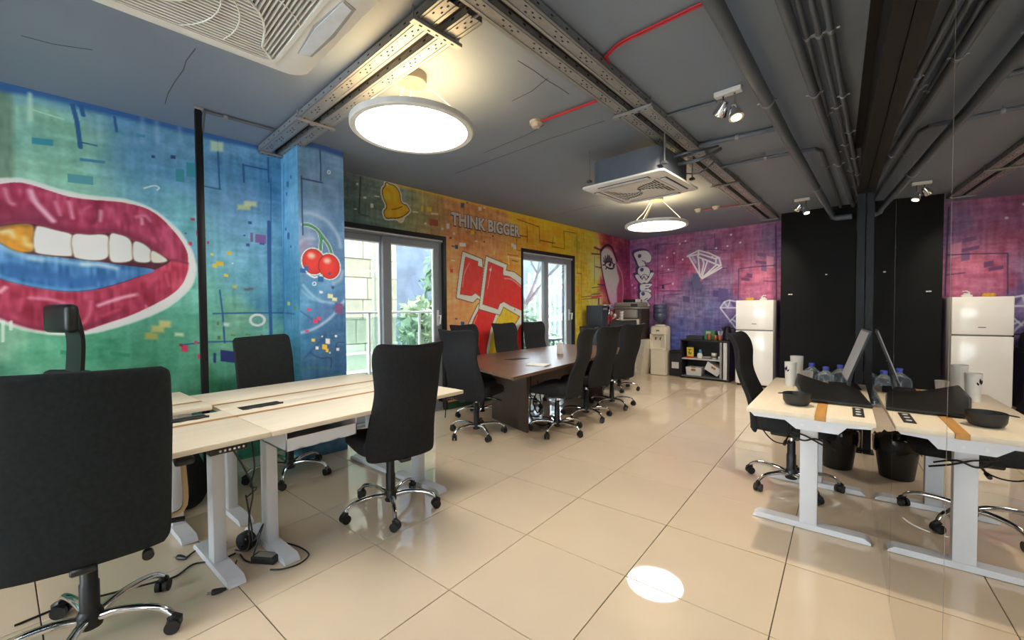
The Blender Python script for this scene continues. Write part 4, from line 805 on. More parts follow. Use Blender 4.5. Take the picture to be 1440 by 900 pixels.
pipe_thing('ceiling_conduit', 'grey conduit across the ceiling in front of the black wall', [cl(1184, 297, 2.70), cl(1212, 293, 2.70)], .014, M_PIPE, (), 'conduit')
for k, o_ in enumerate((-.009, .009)):
    pipe_thing('red_conduit', ('red fire alarm conduit at the top of the ceiling, left of the pair', 'red fire alarm conduit at the top of the ceiling, right of the pair')[k], [(.90+o_, -.06, 2.758), (.94+o_, -.17, 2.758), (1.03, -.215+o_, 2.758), (1.10, -.225+o_, 2.758), (1.56, -.215+o_, 2.758), (1.9, -.21+o_, 2.758)], .0055, M_RED, (), 'conduit')
    pipe_thing('red_conduit', ('red conduit from the ceiling detector, nearer of the pair', 'red conduit from the ceiling detector, farther of the pair')[k], [(.15, .205+o_*.9, 2.758), (.64, .232+o_*.9, 2.758)], .005, M_RED, (), 'conduit')
pipe_thing('red_conduit', 'short red conduit beside the two detectors near the back', [cl(990, 295, 2.758), cl(1040, 288, 2.758)], .006, M_RED, (), 'conduit')
def detector(label, v, u):
    t = thing('smoke_detector', label, 'detector', W(v, u, H)); MB().lathe((0, 0, -.022), [(.05, 0), (.05, .022)], 20).build('base', mat('cream_detector', (196, 190, 180), .5), t)
    MB().lathe((0, 0, -.05), [(.012, -.002), (.032, .004), (.036, .02), (.042, .03)], 20).build('head', mat('cream_detector', (196, 190, 180), .5), t)
detector('cream ceiling detector at the end of the red conduit over the desks', .105, .195)
detector('cream ceiling detector near the back, left of the two', -.03, 4.06); detector('cream ceiling detector near the back, right of the two', .215, 4.07)

def spotlight(label, px, z, aim):
    v, u, _ = ceil_pt(*px, H); t = thing('twin_spotlight', label, 'spotlight', W(v, u, H), -ANG)
    MB().rbox(-.085, -.025, -.035, .085, .025, 0, .004, 1).build('mounting_bar', M_WPLASTIC, t)
    for k, (x, a) in enumerate(((-.03, (-.55, .42, -.72)), (.04, (.25, -.2, -.95)))):
        d = Vector(a).normalized(); c = Vector((x, 0, -.10-.05*k))
        MB().tube([(x, 0, -.035), (x, 0.012, -.08), tuple(c)], .008, 8).build('swivel_arm', M_CHROME, t)
        h = MB().tube([tuple(c-d*.03), tuple(c+d*.01), tuple(c+d*.055), tuple(c+d*.06)], [.022, .036, .046, .046], 18).build('spot_head', M_CHROME, t)
        MB().cyl(tuple(c+d*.0605), tuple(c+d*.063), .031, None, 18).build('bulb_face', glow('lit_spot_bulb', (255, 224, 170), 14.0), h)
        ld = bpy.data.lights.new('spot_beam', 'SPOT'); ld.energy = 60; ld.color = (1, .85, .62); ld.spot_size = 1.5; ld.spot_blend = .7; ld.shadow_soft_size = .04
        l = bpy.data.objects.new('spot_beam', ld); COL.objects.link(l); l.parent = h; l.location = tuple(c+d*.07); l.rotation_euler = d.to_track_quat('-Z', 'Y').to_euler()
spotlight('twin chrome spotlight on the ceiling, nearer one beside the thick pipe', (1024, 126), 0, None)
spotlight('twin chrome spotlight on the ceiling just before the black wall', (1128, 279), 0, None)

# ---------------------------------------------------------------- black column and beam at the mirror, black pole
t = thing('steel_column', 'black steel column standing against the mirror beyond the small desk', 'column', (2.13, 2.38, 0))
MB().box(-.028, -.05, 0, .026, -.04, 2.31).build('flange', M_BLACKSTEEL, t, smooth=False); MB().box(-.028, .04, 0, .026, .05, 2.31).build('flange', M_BLACKSTEEL, t, smooth=False); MB().box(-.006, -.04, 0, .004, .04, 2.31).build('web', M_BLACKSTEEL, t, smooth=False)
MB().rbox(-.05, -.075, 0, .026, .075, .012, .002, 1).build('base_plate', M_BLACKSTEEL, t)
t = thing('steel_beam', 'black steel beam running along the top of the mirror', 'beam', (2.10, 0, 2.31))
def slope(mb, x0, x1, z0, z1, ya=-5.5, yb=2.45): mb.hexa([(x0-.011*ya, ya, z0), (x1-.011*ya, ya, z0), (x1-.011*yb, yb, z0), (x0-.011*yb, yb, z0), (x0-.011*ya, ya, z1), (x1-.011*ya, ya, z1), (x1-.011*yb, yb, z1), (x0-.011*yb, yb, z1)]); return mb
slope(MB(), 0.025, .084, 0, .012).build('bottom_flange', M_BLACKSTEEL, t, smooth=False); slope(MB(), .048, .060, .012, .44).build('web', M_BLACKSTEEL, t, smooth=False); slope(MB(), .0, .084, .44, .455).build('top_flange', M_BLACKSTEEL, t, smooth=False)
t = thing('black_pole', 'slim square black pole between the painted lips and the pillar', 'pole', W(-1.50, -1.675, 0), -ANG)
MB().rbox(-.022, -.022, 0, .022, .022, H, .004, 2).build('shaft', M_BLACKSTEEL, t); MB().rbox(-.03, -.03, H-.02, .03, .03, H, .004, 1).build('top_plate', M_STEEL, t); MB().rbox(-.05, -.05, 0, .05, .05, .012, .004, 1).build('base_plate', M_BLACKSTEEL, t)
# ---------------------------------------------------------------- office chairs (local: faces +x, origin on the floor under the hub)
def chair(label, square=False, head=False, arms=False):
    fab = M_FABRIC_D if square else M_FABRIC
    t = thing('office_chair', label, 'chair')
    # back: stacked rounded sections
    if square:
        lv = [(.40, .0, .44), (.425, .0, .475), (.47, -.004, .485), (.55, -.012, .49), (.66, -.022, .495), (.78, -.038, .50), (.90, -.05, .505), (1.00, -.065, .50), (1.06, -.075, .495), (1.085, -.08, .48), (1.10, -.083, .44)]
        if head: lv = [(z*.75+.10, x, w) for z, x, w in lv]
    else:
        lv = [(.40, .0, .37), (.415, .0, .425), (.47, -.002, .44), (.55, -.010, .435), (.65, -.035, .42), (.75, -.075, .405), (.83, -.10, .40), (.90, -.108, .41), (.97, -.112, .425), (1.03, -.128, .435), (1.07, -.150, .43), (1.093, -.168, .41), (1.102, -.178, .375)]
    Z = smooth_pts(lv, 3); n = 28; rings = []
    for i, (z, x, wd) in enumerate(Z):
        e = min(i, len(Z)-1-i)/3.0; th = (.024 if square else .021)*(min(1, .35+e*.5)); r = []
        for k in range(n):
            a = 2*math.pi*k/n; ca, sa = math.cos(a), math.sin(a)
            yy = math.copysign(abs(sa)**.35, sa)*wd/2; xx = math.copysign(abs(ca)**.8, ca)*th
            up = .014*(abs(yy)/(wd/2))**2*max(0, (z-1.0)/.1) if not square else .004*(yy/(wd/2))
            r.append((-.235+x+xx+.05*(yy/.22)**2*(.7 if square else 1.0), yy, z+up))
        rings.append(r)
    MB().rings(rings).build('backrest', fab, t, angle=60)
    # seat
    rings = []
    for z, s in ((.425, .80), (.432, .93), (.455, .99), (.485, 1.0), (.505, .97), (.516, .88), (.521, .7), (.523, .4)):
        r = []
        for k in range(36):
            a = 2*math.pi*k/36; ca, sa = math.cos(a), math.sin(a)
            x = .015+math.copysign(abs(ca)**.5, ca)*.25*s; y = math.copysign(abs(sa)**.5, sa)*.245*s
            r.append((x, y, z-(.035*max(0, x-.12)/.14 if z > .44 else 0)+.012*(abs(y)/.24)**2*(1 if z > .5 else 0)))
        rings.append(r)
    MB().rings(rings).build('seat', fab, t, angle=60)
    mb = MB(); mb.rbox(-.12, -.09, .375, .1, .09, .43, .012, 2); mb.rbox(-.26, -.035, .385, -.1, .035, .41, .006, 1); mb.cyl((.05, -.16, .40), (.05, .16, .40), .02, None, 12); mb.build('tilt_mechanism', M_PLASTIC, t)
    lv_ = MB().tube(smooth_pts([(0, -.08, .40), (.0, -.2, .398), (.0, -.26, .39)], 4), .006, 8).build('lever', M_CHROME, t); MB().cyl((0, -.25, .391), (0, -.30, .384), .011, None, 10).build('lever_knob', M_PLASTIC, lv_)
    MB().lathe((0, 0, 0), [(.014, .30), (.014, .38)], 16).build('gas_rod', M_CHROME, t)
    MB().lathe((0, 0, 0), [(.030, .12), (.030, .235), (.026, .24), (.026, .33), (.022, .335)], 20).build('gas_sleeve', M_PLASTIC, t)
    MB().lathe((0, 0, 0), [(.022, .055), (.036, .06), (.042, .085), (.040, .115), (.032, .13)], 20).build('hub', M_PLASTIC, t)
    for k in range(5):
        a = .35+k*2*math.pi/5; ca, sa = math.cos(a), math.sin(a)
        P = smooth_pts([(.03, 0, .095), (.10, 0, .112), (.19, 0, .112), (.255, 0, .098), (.290, 0, .072)], 4)
        arm = MB().tube([(p[0]*ca, p[0]*sa, p[2]) for p in P], np.linspace(.017, .012, len(P)), 10).build('base_arm', M_CHROME, t)
        b = a+random.uniform(-1.2, 1.2)+1.57; w_ = Vector((math.cos(b), math.sin(b), 0)); c = Vector((.292*ca, .292*sa, .028))
        mb = MB()
        for s in (-1, 1): mb.cyl(tuple(c+w_*s*.006), tuple(c+w_*s*.024), .027, None, 16)
        f = w_.cross(Vector((0, 0, 1)))
        mb.tube([tuple(c+f*.02+Vector((0, 0, .004))), tuple(c+f*.018+Vector((0, 0, .022))), tuple(c+Vector((0, 0, .034))), tuple(c-f*.016+Vector((0, 0, .024)))], [.012, .016, .017, .010], 8); mb.cyl(tuple(c), tuple(c+Vector((0, 0, .048))), .007, None, 8)
        mb.build('caster', M_PLASTIC, arm)
    if arms:
        for s in (-1, 1):
            A = MB().tube(smooth_pts([(-.02, s*.25, .42), (-.02, s*.30, .45), (-.01, s*.30, .60), (0, s*.295, .655)], 4), .008, 8, flat=1.3).build('armrest_post', mat('tan_post', (196, 168, 126), .4), t)
            MB().rbox(-.13, s*.295-.035, .655, .13, s*.295+.035, .685, .012, 3).build('armrest_pad', M_PLASTIC, A)
    if arms:
        for y in (-.17, ): MB().cyl((-.24, y, .375), (-.21, y, .375), .018, None, 14).build('tension_knob', M_PLASTIC, t)
    if head:
        P = smooth_pts([(-.30, 0, .80), (-.315, 0, 1.0), (-.318, 0, 1.12), (-.305, 0, 1.22), (-.285, 0, 1.32)], 4); rings = []
        for p in P:
            rings.append([(p[0]+dx, dy*(1+.0*p[2]), p[2]) for dx, dy in ((-.012, -.075), (.012, -.08), (.012, .08), (-.012, .075))])
        MB().rings(rings).build('headrest_stalk', M_PLASTIC, t)
        mb = MB(); mb.rbox(-.285, -.135, 1.17, -.215, .135, 1.35, .03, 4); mb.build('headrest_pad', M_LEATHER, t)
    return t
C_A = chair('x'); C_B = chair('x', True)
def place(src, x, y, deg, label, g=None): return dup(src, (x, y, 0), math.radians(deg), label, g)
GD, GT = 'office chairs at the pale desks', 'high-back chairs around the walnut table'
c = chair('black square-backed office chair with armrests, seen from behind, closest to the camera', True, False, True); c.location = (-.295, -2.285, 0); c.rotation_euler = (0, 0, math.radians(172)); c['group'] = GD
c = chair('black office chair with a leather headrest, in front of the painted lips', True, True); c.location = (-1.765, -2.466, 0); c.rotation_euler = (0, 0, math.radians(290)); c['group'] = GD
place(C_A, -.285, -.90, 166, 'black high-back office chair tucked half under the pale desk with the open white tray', GD)
C_B.location = (-1.39, -1.06, 0); C_B.rotation_euler = (0, 0, math.radians(18)); C_B['label'] = 'black square-backed office chair on the wall side of the pale desks, before the blue pillar'; C_B['group'] = GD
place(C_A, -.965, .625, 101, 'black high-back chair at the near end of the walnut table, its back to the camera', GT)
place(C_A, -.35, 1.22, 190, 'black high-back chair on the mirror side of the walnut table, nearest the camera', GT)
place(C_A, -.39, 1.93, 172, 'black high-back chair on the mirror side of the walnut table, middle one', GT)
place(C_A, -.40, 2.66, 166, 'black high-back chair on the mirror side of the walnut table, farthest one', GT)
place(C_A, -1.42, 1.20, -6, 'black high-back chair on the window side of the walnut table, before the red number', GT)
place(C_A, -1.36, 1.90, -10, 'black high-back chair on the window side of the walnut table, middle of the three', GT)
place(C_A, -1.40, 2.62, -14, 'black high-back chair on the window side of the walnut table, before the farther door', GT)
place(C_A, -.80, 3.78, 282, 'black high-back chair at the far end of the walnut table', GT)
C_A.location = (1.73, 1.11, 0); C_A.rotation_euler = (0, 0, math.radians(-3)); C_A['label'] = 'black high-back office chair in profile at the small desk by the mirror'

# ---------------------------------------------------------------- pale desks (local: front edge at -x side, origin on the floor at the middle)
def desk(label, x, y, rz, D, L, fb, z=.73, ends=(1, 1), cat='desk', grp=None, lx=None, flap=None, tray=False, panel=0, strip=.042, apron=False, socket=False, flen=.55):
    t = thing('standing_desk', label, cat, (x, y, 0), rz, grp); a0 = -D/2; th = .025
    MB().rbox(a0, -L/2, z-th, a0+fb, L/2, z, .004, 2).build('front_board', M_MAPLE, t)
    MB().rbox(a0+fb, -L/2-(.004 if apron else 0), z-th, a0+fb+strip, L/2, z-(-.0012 if apron else .0006), .001, 1).build('wood_strip', mat('orange_wood_strip', (206, 150, 78), .5, var=.1, scale=8, stretch=(8, .6, 4)) if apron else M_STRIP, t)
    MB().rbox(a0+fb+strip, -L/2, z-th, D/2, L/2, z, .004, 2).build('rear_board', M_MAPLE, t)
    lx = 0 if lx is None else lx
    mb = MB()
    for q in (-.12, .12): mb.box(lx+q-.02, -L/2+.12, z-th-.045, lx+q+.02, L/2-.12, z-th)
    mb.build('support_beam', M_WHITE, t, smooth=False)
    for s in (-1, 1):
        yy = s*(L/2-(.28 if apron else .12))
        MB().rbox(lx-.0425, yy-.028, .03, lx+.0425, yy+.028, z-th-.02, .004, 2).build('leg', M_WHITE, t)
        P = [(lx-flen/2, .004), (lx+flen/2, .004), (lx+flen/2-.004, .018), (lx+flen/2-.03, .036), (lx-flen/2+.03, .036), (lx-flen/2+.004, .018)]
        mb = MB(); n = len(P); mb.rings([[(p[0], yy-.037, p[1]) for p in P], [(p[0], yy-.034, p[1]+.0) for p in P], [(p[0], yy+.034, p[1]) for p in P], [(p[0], yy+.037, p[1]) for p in P]]); mb.build('foot', M_WHITE, t)
        mb = MB()
        if apron:
            P = [(a0+.02, z-th), (a0+.04, z-th-.02), (a0+D*.33, z-th-.02), (a0+D*.42, z-th-.06), (a0+D*.74, z-th-.06), (a0+D*.80, z-th-.02), (D/2-.02, z-th-.012), (D/2-.01, z-th)]
            y0 = s*(L/2-.012); mb.rings([[(p[0], y0-.006, p[1]) for p in P], [(p[0], y0+.006, p[1]) for p in P]])
            ap = mb.build('end_bracket', M_WHITE, t)
            for q in (.47, .60): MB().cyl((a0+D*q, y0+s*.006, z-th-.035), (a0+D*q, y0+s*.009, z-th-.035), .008, None, 12).build('screw_head', M_WPLASTIC, ap)
        else:
            mb.box(lx-.24, yy-.03, z-th-.035, lx+.24, yy+.03, z-th); mb.build('end_bracket', M_WHITE, t, smooth=False)
    if flap:
        for (fx, fy, fl_) in flap:
            mb = MB(); mb.rbox(fx-.045, fy-fl_/2, z-.001, fx+.045, fy+fl_/2, z+.003, .001, 1); f_ = mb.build('cable_flap', M_SLOT, t)
            mb = MB(); mb.tube([(fx-.046+.006*math.sin(k*1.6), fy-fl_/2+fl_*k/12, z+.005) for k in range(13)], .006, 6); mb.build('brush_edge', M_PLASTIC, f_)
    if socket:
        fx, fy = socket; mb = MB(); mb.rbox(fx-.024, fy-.12, z-.001, fx+.024, fy+.12, z+.003, .001, 1); f_ = mb.build('socket_panel', M_SLOT, t)
        for k in (-.07, 0, .07): MB().lathe((fx, fy+k, z+.003), [(.012, 0), (.012, .002)], 12).build('socket', M_WPLASTIC, f_)
    if tray:
        y0, y1 = tray; mb = MB(); zb = z-.125
        mb.box(a0+.03, y0, zb, a0+.38, y1, zb+.006); mb.box(a0+.03, y0, zb, a0+.38, y0+.006, z-th); mb.box(a0+.03, y1-.006, zb, a0+.38, y1, z-th); mb.box(a0+.374, y0, zb, a0+.38, y1, z-th); mb.box(a0+.03, y0, zb, a0+.036, y1, zb+.062)
        mb.build('under_desk_tray', M_WHITE, t, smooth=False)
    if panel:
        yy = panel; mb = MB(); mb.rbox(a0+.012, yy-.075, z-th-.030, a0+.06, yy+.075, z-th-.001, .004, 1); p_ = mb.build('control_panel', M_PLASTIC, t)
        mb = MB()
        for k in range(6): mb.cyl((a0+.0125, yy-.055+.018*k, z-th-.016), (a0+.010, yy-.055+.018*k, z-th-.016), .0055, None, 10)
        mb.build('panel_buttons', M_CHROME, p_)
    return t
GP = 'pale standing desks in a block of four'
PI = math.pi
DM = -.762
L1, YC = 1.265, -1.0525
desk('pale desk with an open white tray under its edge, far half of the near side', -.425, YC, PI, .672, L1, .452, grp=GP, lx=.03, flap=((.30, .45, .22),), tray=(.34, -.02) if False else (.18, .56), panel=-L1/2+.11)
desk('pale desk at the far end of the wall side, before the pillar', -1.10, YC, 0, .672, L1, .452, grp=GP, lx=.03)
desk('pale desk at the near end, pushed against the closest chair', -.425, -2.312, PI, .672, 1.25, .452, grp=GP, lx=.05, flap=((.27, -.42, .22),), panel=-1.25/2+.17)
desk('pale desk at the near end of the wall side, raised slightly higher than the rest', -1.155, -2.345, 0, .672, 1.25, .452, z=.757, grp=GP, lx=.06)
desk('small pale desk beside the mirror with an orange wood strip across it', 1.866, .862, 0, .565, 1.31, .318, lx=0, strip=.047, apron=True, socket=(.218, -.43), flen=.565)

# ---------------------------------------------------------------- walnut meeting table
M_WALNUT = mat('walnut_laminate', (112, 82, 62), .32, var=.3, scale=3.5, stretch=(9, .55, 9)); M_WALNUT_D = mat('dark_walnut_panel', (84, 66, 57), .4, var=.16, scale=3.5, stretch=(14, 14, .6))
t = thing('meeting_table', 'walnut meeting table with slanted ends and solid panel legs', 'table', (-.95, 1.9, 0))
poly = [(-.155, .235), (-.10, 1.0), (-.235, 3.25), (-1.1, 3.45), (-1.50, 3.3), (-1.60, 1.25), (-1.55, .73), (-1.0, .535)]
ctr = lambda P: [(x+.95, y-1.9) for x, y in P]
poly = [(-.155, .235), (-.25, 1.60), (-.36, 3.20), (-.95, 3.42), (-1.52, 3.30), (-1.575, 1.9), (-1.56, .735)]
half1 = ctr([(-.155, .235), (-.243, 1.50), (-1.573, 1.60), (-1.56, .735)]); half2 = ctr([(-.244, 1.503), (-.36, 3.20), (-.95, 3.42), (-1.52, 3.30), (-1.573, 1.604)])
MB().prism(half1, .70, .73).build('tabletop', M_WALNUT, t, smooth=False); MB().prism(half2, .70, .73).build('tabletop', M_WALNUT, t, smooth=False)
MB().prism(ctr([(-.572, .975), (-.568, 1.005), (-1.25, 1.235), (-1.26, 1.205)]), 0, .70).build('panel_leg', M_WALNUT_D, t, smooth=False)
MB().prism(ctr([(-.60, 2.78), (-.60, 2.81), (-1.25, 2.86), (-1.25, 2.83)]), 0, .70).build('panel_leg', M_WALNUT_D, t, smooth=False)
MB().prism(ctr([(-.90, 1.13), (-.87, 1.12), (-.90, 2.81), (-.93, 2.81)]), .30, .70).build('centre_panel', M_WALNUT_D, t, smooth=False)
MB().prism(ctr([(-1.0, 1.12), (-.88, 1.14), (-.83, 1.38), (-.95, 1.36)]), .729, .733).build('cable_flap', M_SLOT, t, smooth=False)
t = thing('tissue_box', 'white upright box standing on the walnut table', 'box', (-.80, 2.0, .7305), .3); MB().rbox(-.034, -.034, 0, .034, .034, .15, .004, 1).build('carton', M_WPLASTIC, t); MB().lathe((0, 0, .15), [(.02, 0), (.019, .002)], 16).build('opening', M_SLOT, t)
for k, (dx, a) in enumerate(((0, .1), (.006, .22))):
    t = MB().prism([(-.11, -.075), (.11, -.075), (.11, .075), (-.11, .075)], 0, .006).build('paper_stack', mat('white_paper', (240, 240, 238), .8), None, (-.42+dx, .97, .7305+.0065*k), a, smooth=False); tag(t, ('white papers on the near corner of the walnut table, lower stack', 'white papers on the near corner of the walnut table, upper stack')[k], 'papers', 'papers on the walnut table')
# cables under the table
mb = MB(); mb.tube(smooth_pts([(-.74, 1.28, .62), (-.72, 1.25, .3), (-.70, 1.22, .12), (-.62, 1.25, .02), (-.55, 1.4, .012), (-.7, 1.6, .012), (-.9, 1.5, .012)], 6), .006, 6); mb.tube(smooth_pts([(-.66, 1.3, .5), (-.60, 1.28, .26), (-.66, 1.3, .14), (-.72, 1.3, .26), (-.66, 1.32, .4)], 6), .007, 6)
tag(mb.build('power_cable', M_CABLE), 'loose black cables hanging under the walnut table', 'cable')
# ---------------------------------------------------------------- cables and plugs below the pale desks
F = lambda x, y, z=.006: tuple(fl(x, y, z))
def cable(label, pts, r=.0045): return tag(MB().tube(smooth_pts(pts, 6), r, 6).build('power_cable', M_CABLE), label, 'cable')
cable('black cable running over the floor from under the closest chair to the desk foot', [F(20, 880), F(100, 848), F(150, 836), F(220, 818), F(248, 810), F(273, 793), F(305, 789), F(331, 778)])
cable('black cable looping over the floor around the white desk foot', [F(378, 776), F(385, 768), F(400, 764), F(418, 768), F(432, 776), F(433, 783), F(420, 793), F(398, 800), F(380, 801)], .004)
cable('black cable between the round plug and the power brick', [F(338, 780), F(345, 788), F(357, 791), F(368, 786)], .004)
cable('black cable ending in a plug behind the white desk foot', [F(262, 784), F(276, 774), F(297, 766), F(318, 762), (-.52, -1.80, .03)], .004)
a = F(331, 775)
cable('black cable hanging from the desk control panel to the floor', [(-.20, -1.82, .67), (-.24, -1.76, .55), (-.30, -1.70, .40), (-.33, -1.71, .25), (-.32, -1.72, .10), (a[0], a[1], .012)], .004)
cable('knotted black cable hanging beside the white desk leg', [(-.24, -1.72, .66), (-.33, -1.68, .5), (-.30, -1.71, .42), (-.36, -1.66, .38), (-.38, -1.70, .34), (-.33, -1.72, .36), (-.33, -1.70, .2), (-.30, -1.70, .14), (-.30, -1.66, .2), (-.36, -1.64, .16), (-.37, -1.68, .03)], .004)
cable('short black cable from the floor plug to the cable bundle', [F(319, 826), F(326, 806), F(333, 788)], .003)
cable('black cable dangling from the raised desk', [(-.78, -2.05, .70), (-.80, -2.02, .62), (-.79, -2.0, .52)], .004)
cable('black cable sagging under the desk with the white tray', [(-.55, -1.65, .64), (-.62, -1.55, .56), (-.75, -1.45, .52), (-.85, -1.35, .55), (-.92, -1.28, .6)], .004)
cable('black cable hanging at the far end of the desk with the white tray', [(-.20, -.50, .69), (-.22, -.47, .62), (-.23, -.47, .52)], .004)
t = thing('power_brick', 'black power brick with a pale label lying by the desk foot', 'power adapter', F(374, 789, 0), .55)
MB().rbox(-.065, -.03, 0, .065, .03, .035, .005, 2).build('case', M_PLASTIC, t); MB().box(-.05, -.022, .035, .05, .022, .0356).build('label_sticker', mat('grey_sticker', (150, 148, 140), .6), t, smooth=False)
c = F(343, 778, 0); t = thing('cable_reel', 'round black cable reel standing against the white desk leg', 'cable reel', (c[0]-.02, c[1]+.02, .052), .5)
MB().cyl((0, -.016, 0), (0, .016, 0), .052, None, 24).build('drum', M_PLASTIC, t)
for dx, dz in ((.012, .02), (-.01, -.018)): MB().cyl((dx, -.0165, dz), (dx, -.019, dz), .006, None, 10).build('socket_hole', M_CHROME, t)
def plug(label, px, rz):
    t = thing('power_plug', label, 'plug', F(*px, .014), rz); MB().tube([(0, 0, 0), (.02, 0, 0), (.045, 0, 0), (.055, 0, 0)], [.006, .011, .014, .012], 10).build('grip', M_PLASTIC, t)
    for y in (-.007, .007): MB().cyl((.055, y, 0), (.072, y, 0), .0024, None, 8).build('pin', M_CHROME, t)
plug('black plug with metal pins on the floor behind the desk foot', (262, 785), 3.6); plug('black plug with metal pins on the floor in front of the desk foot', (318, 828), 4.3)
t = thing('cable_basket', 'small white cable basket hanging under the near desk', 'basket', (-.52, -2.06, .585)); MB().lathe((0, 0, 0), [(.045, 0), (.055, .01), (.065, .10), (.06, .10), (.05, .015)], 20).build('cup', M_WPLASTIC, t); MB().box(-.02, -.004, .10, .02, .004, .12).build('hook', M_WPLASTIC, t, smooth=False)
t = thing('black_bag', 'dark fabric bag slumped on the floor under the near desks', 'bag', (-1.49, -1.70, 0), -.4)
MB().rings([[(.17*s*math.cos(a)*(1+.12*math.sin(3*a)), .12*s*math.sin(a)*(1+.1*math.cos(2*a)), z) for a in np.linspace(0, 2*PI, 25)[:-1]] for z, s in ((0, .9), (.03, 1.05), (.12, 1.08), (.22, .92), (.30, .66), (.33, .35))]).build('body', M_FABRIC, t); MB().tube(smooth_pts([(-.07, 0, .31), (-.04, 0, .40), (.04, 0, .40), (.07, 0, .31)], 5), .01, 8).build('handle', M_FABRIC, t)

# ---------------------------------------------------------------- things on and by the small desk
ZD = .7315
t = thing('black_bowl', 'matt black bowl on the near end of the small desk', 'bowl', (1.805, .455, ZD)); MB().lathe((0, 0, 0), [(.046, 0), (.058, .006), (.068, .025), (.071, .066), (.068, .067), (.063, .03), (.05, .010), (.02, .008)], 32).build('body', mat('matt_black_ceramic', (40, 42, 44), .45, var=.1), t)
t = thing('pen', 'dark pen resting across the rim of the black bowl', 'pen', (1.765, .41, ZD+.071), -2.4); MB().tube([(-.03, 0, 0), (.05, 0, 0), (.06, 0, 0)], [.0035, .0035, .002], 8).build('barrel', M_PLASTIC, t)
def cup(name, label, x, y, r, h, mark=False):
    t = thing(name, label, 'cup', (x, y, ZD)); MB().lathe((0, 0, 0), [(r*.82, 0), (r*.84, .004), (r, h-.004), (r*1.02, h), (r*.96, h), (r*.8, .01), (.01, .008)], 28).build('paper_cup', mat('white_paper_cup', (226, 222, 216), .6), t)
    if mark:
        for k, (a, z0, z1) in enumerate(((-.12, .62, .78), (.02, .66, .84), (.20, .60, .70))):
            b = 4.05+a; rr = r*.86+(r*.14)*z0; mb = MB(); P = []
            for q in range(6):
                f = q/5; zz = h*(z0+(z1-z0)*f); ra = r*(.84+.16*zz/h)+.0006; P.append((ra*math.cos(b+.25*f*(k-1)), ra*math.sin(b+.25*f*(k-1)), zz))
            mb.tube(P, [.001, .004, .005, .005, .003, .001], 6); mb.build('leaf_print', M_SLOT, t)
cup('paper_cup', 'tall white paper cup with a black leaf print on the small desk', 1.715, 1.165, .038, .172, True)
cup('paper_cup_stack', 'taller plain white stack of paper cups behind the printed cup', 1.735, 1.40, .043, .195)
cup('paper_cup', 'short white paper cup behind the two taller cups on the small desk', 1.80, 1.47, .036, .075)
t = thing('leather_portfolio', 'large flat black leather portfolio lying tilted across the small desk', 'portfolio', (1.94, .9, ZD))
q = [(-.10, -.32, .006), (.205, -.315, .002), (.155, .24, .004), (-.02, .36, .010), (-.19, .42, .055), (-.17, .04, .04)]
MB().rings([q, [(x, y, z+.016) for x, y, z in q]]).build('cover', M_LEATHER, t)
MB().tube([(x, y, z+.008) for x, y, z in q+q[:1]], .009, 6).build('edge_piping', M_LEATHER, t)
t = thing('monitor', 'slim monitor standing at the mirror end of the small desk', 'monitor', (2.035, 1.36, ZD), math.radians(184))
S = MB(); S.hexa([(.0, -.22, .06), (.012, -.22, .06), (.012, .22, .06), (.0, .22, .06), (-.115, -.22, .41), (-.103, -.22, .41), (-.103, .22, .41), (-.115, .22, .41)]); S.build('housing', M_PLASTIC, t, smooth=False)
S = MB(); S.hexa([(.0085, -.21, .07), (.0102, -.21, .07), (.0102, .21, .07), (.0085, .21, .07), (-.0995, -.21, .40), (-.0978, -.21, .40), (-.0978, .21, .40), (-.0995, .21, .40)]); S.build('screen', mat('grey_blank_screen', (150, 152, 156), .35, var=.02), t, smooth=False)
MB().hexa([(-.02, -.04, .0), (-.005, -.04, .0), (-.005, .04, .0), (-.02, .04, .0), (-.055, -.03, .2), (-.045, -.03, .2), (-.045, .03, .2), (-.055, .03, .2)]).build('stand', M_PLASTIC, t, smooth=False)
MB().rbox(-.075, -.13, 0, .10, .13, .008, .003, 1).build('base', M_PLASTIC, t)
def bin_(label, x, y, r, h, bag):
    t = thing('waste_bin', label, 'bin', (x, y, 0)); MB().lathe((0, 0, 0), [(r*.74, 0), (r*.76, .008), (r*.95, h*.72), (r*1.0, h*.73), (r*1.03, h), (r*.98, h), (r*.93, h*.74), (r*.70, .02), (.01, .02)], 32).build('bucket', M_PLASTIC, t)
    if bag:
        rr = random.Random(3); rings = []
        for s, z in ((1.045, h*.70), (1.06, h*.85), (1.07, h*1.01), (1.02, h*1.04), (.93, h*1.0), (.86, h*.8), (.80, h*.5)):
            rings.append([(r*s*math.cos(a)*(1+rr.uniform(-.025, .035)), r*s*math.sin(a)*(1+rr.uniform(-.025, .035)), z+rr.uniform(-.016, .016)) for a in np.linspace(0, 2*PI, 41)[:-1]])
        MB().rings(rings, 0, False).build('bin_liner', mat('shiny_black_liner', (24, 24, 26), .15), t, angle=25)
bin_('black waste bin with a crinkled black liner under the small desk', 1.985, 1.80, .135, .30, True)
cable('bundle of black cables tied to the near leg of the small desk', [(1.80, .50, .60), (1.78, .46, .55), (1.84, .43, .53), (1.90, .45, .545), (1.97, .52, .50)], .005)
cable('second loop of black cable at the near leg of the small desk', [(1.77, .50, .62), (1.77, .45, .575), (1.85, .428, .56), (1.92, .45, .52), (1.99, .5, .48)], .005)
cable('thin black cable drooping below the front of the small desk', [(1.62, .35, .69), (1.64, .38, .58), (1.70, .45, .49), (1.78, .55, .48), (1.82, .7, .55)], .004)
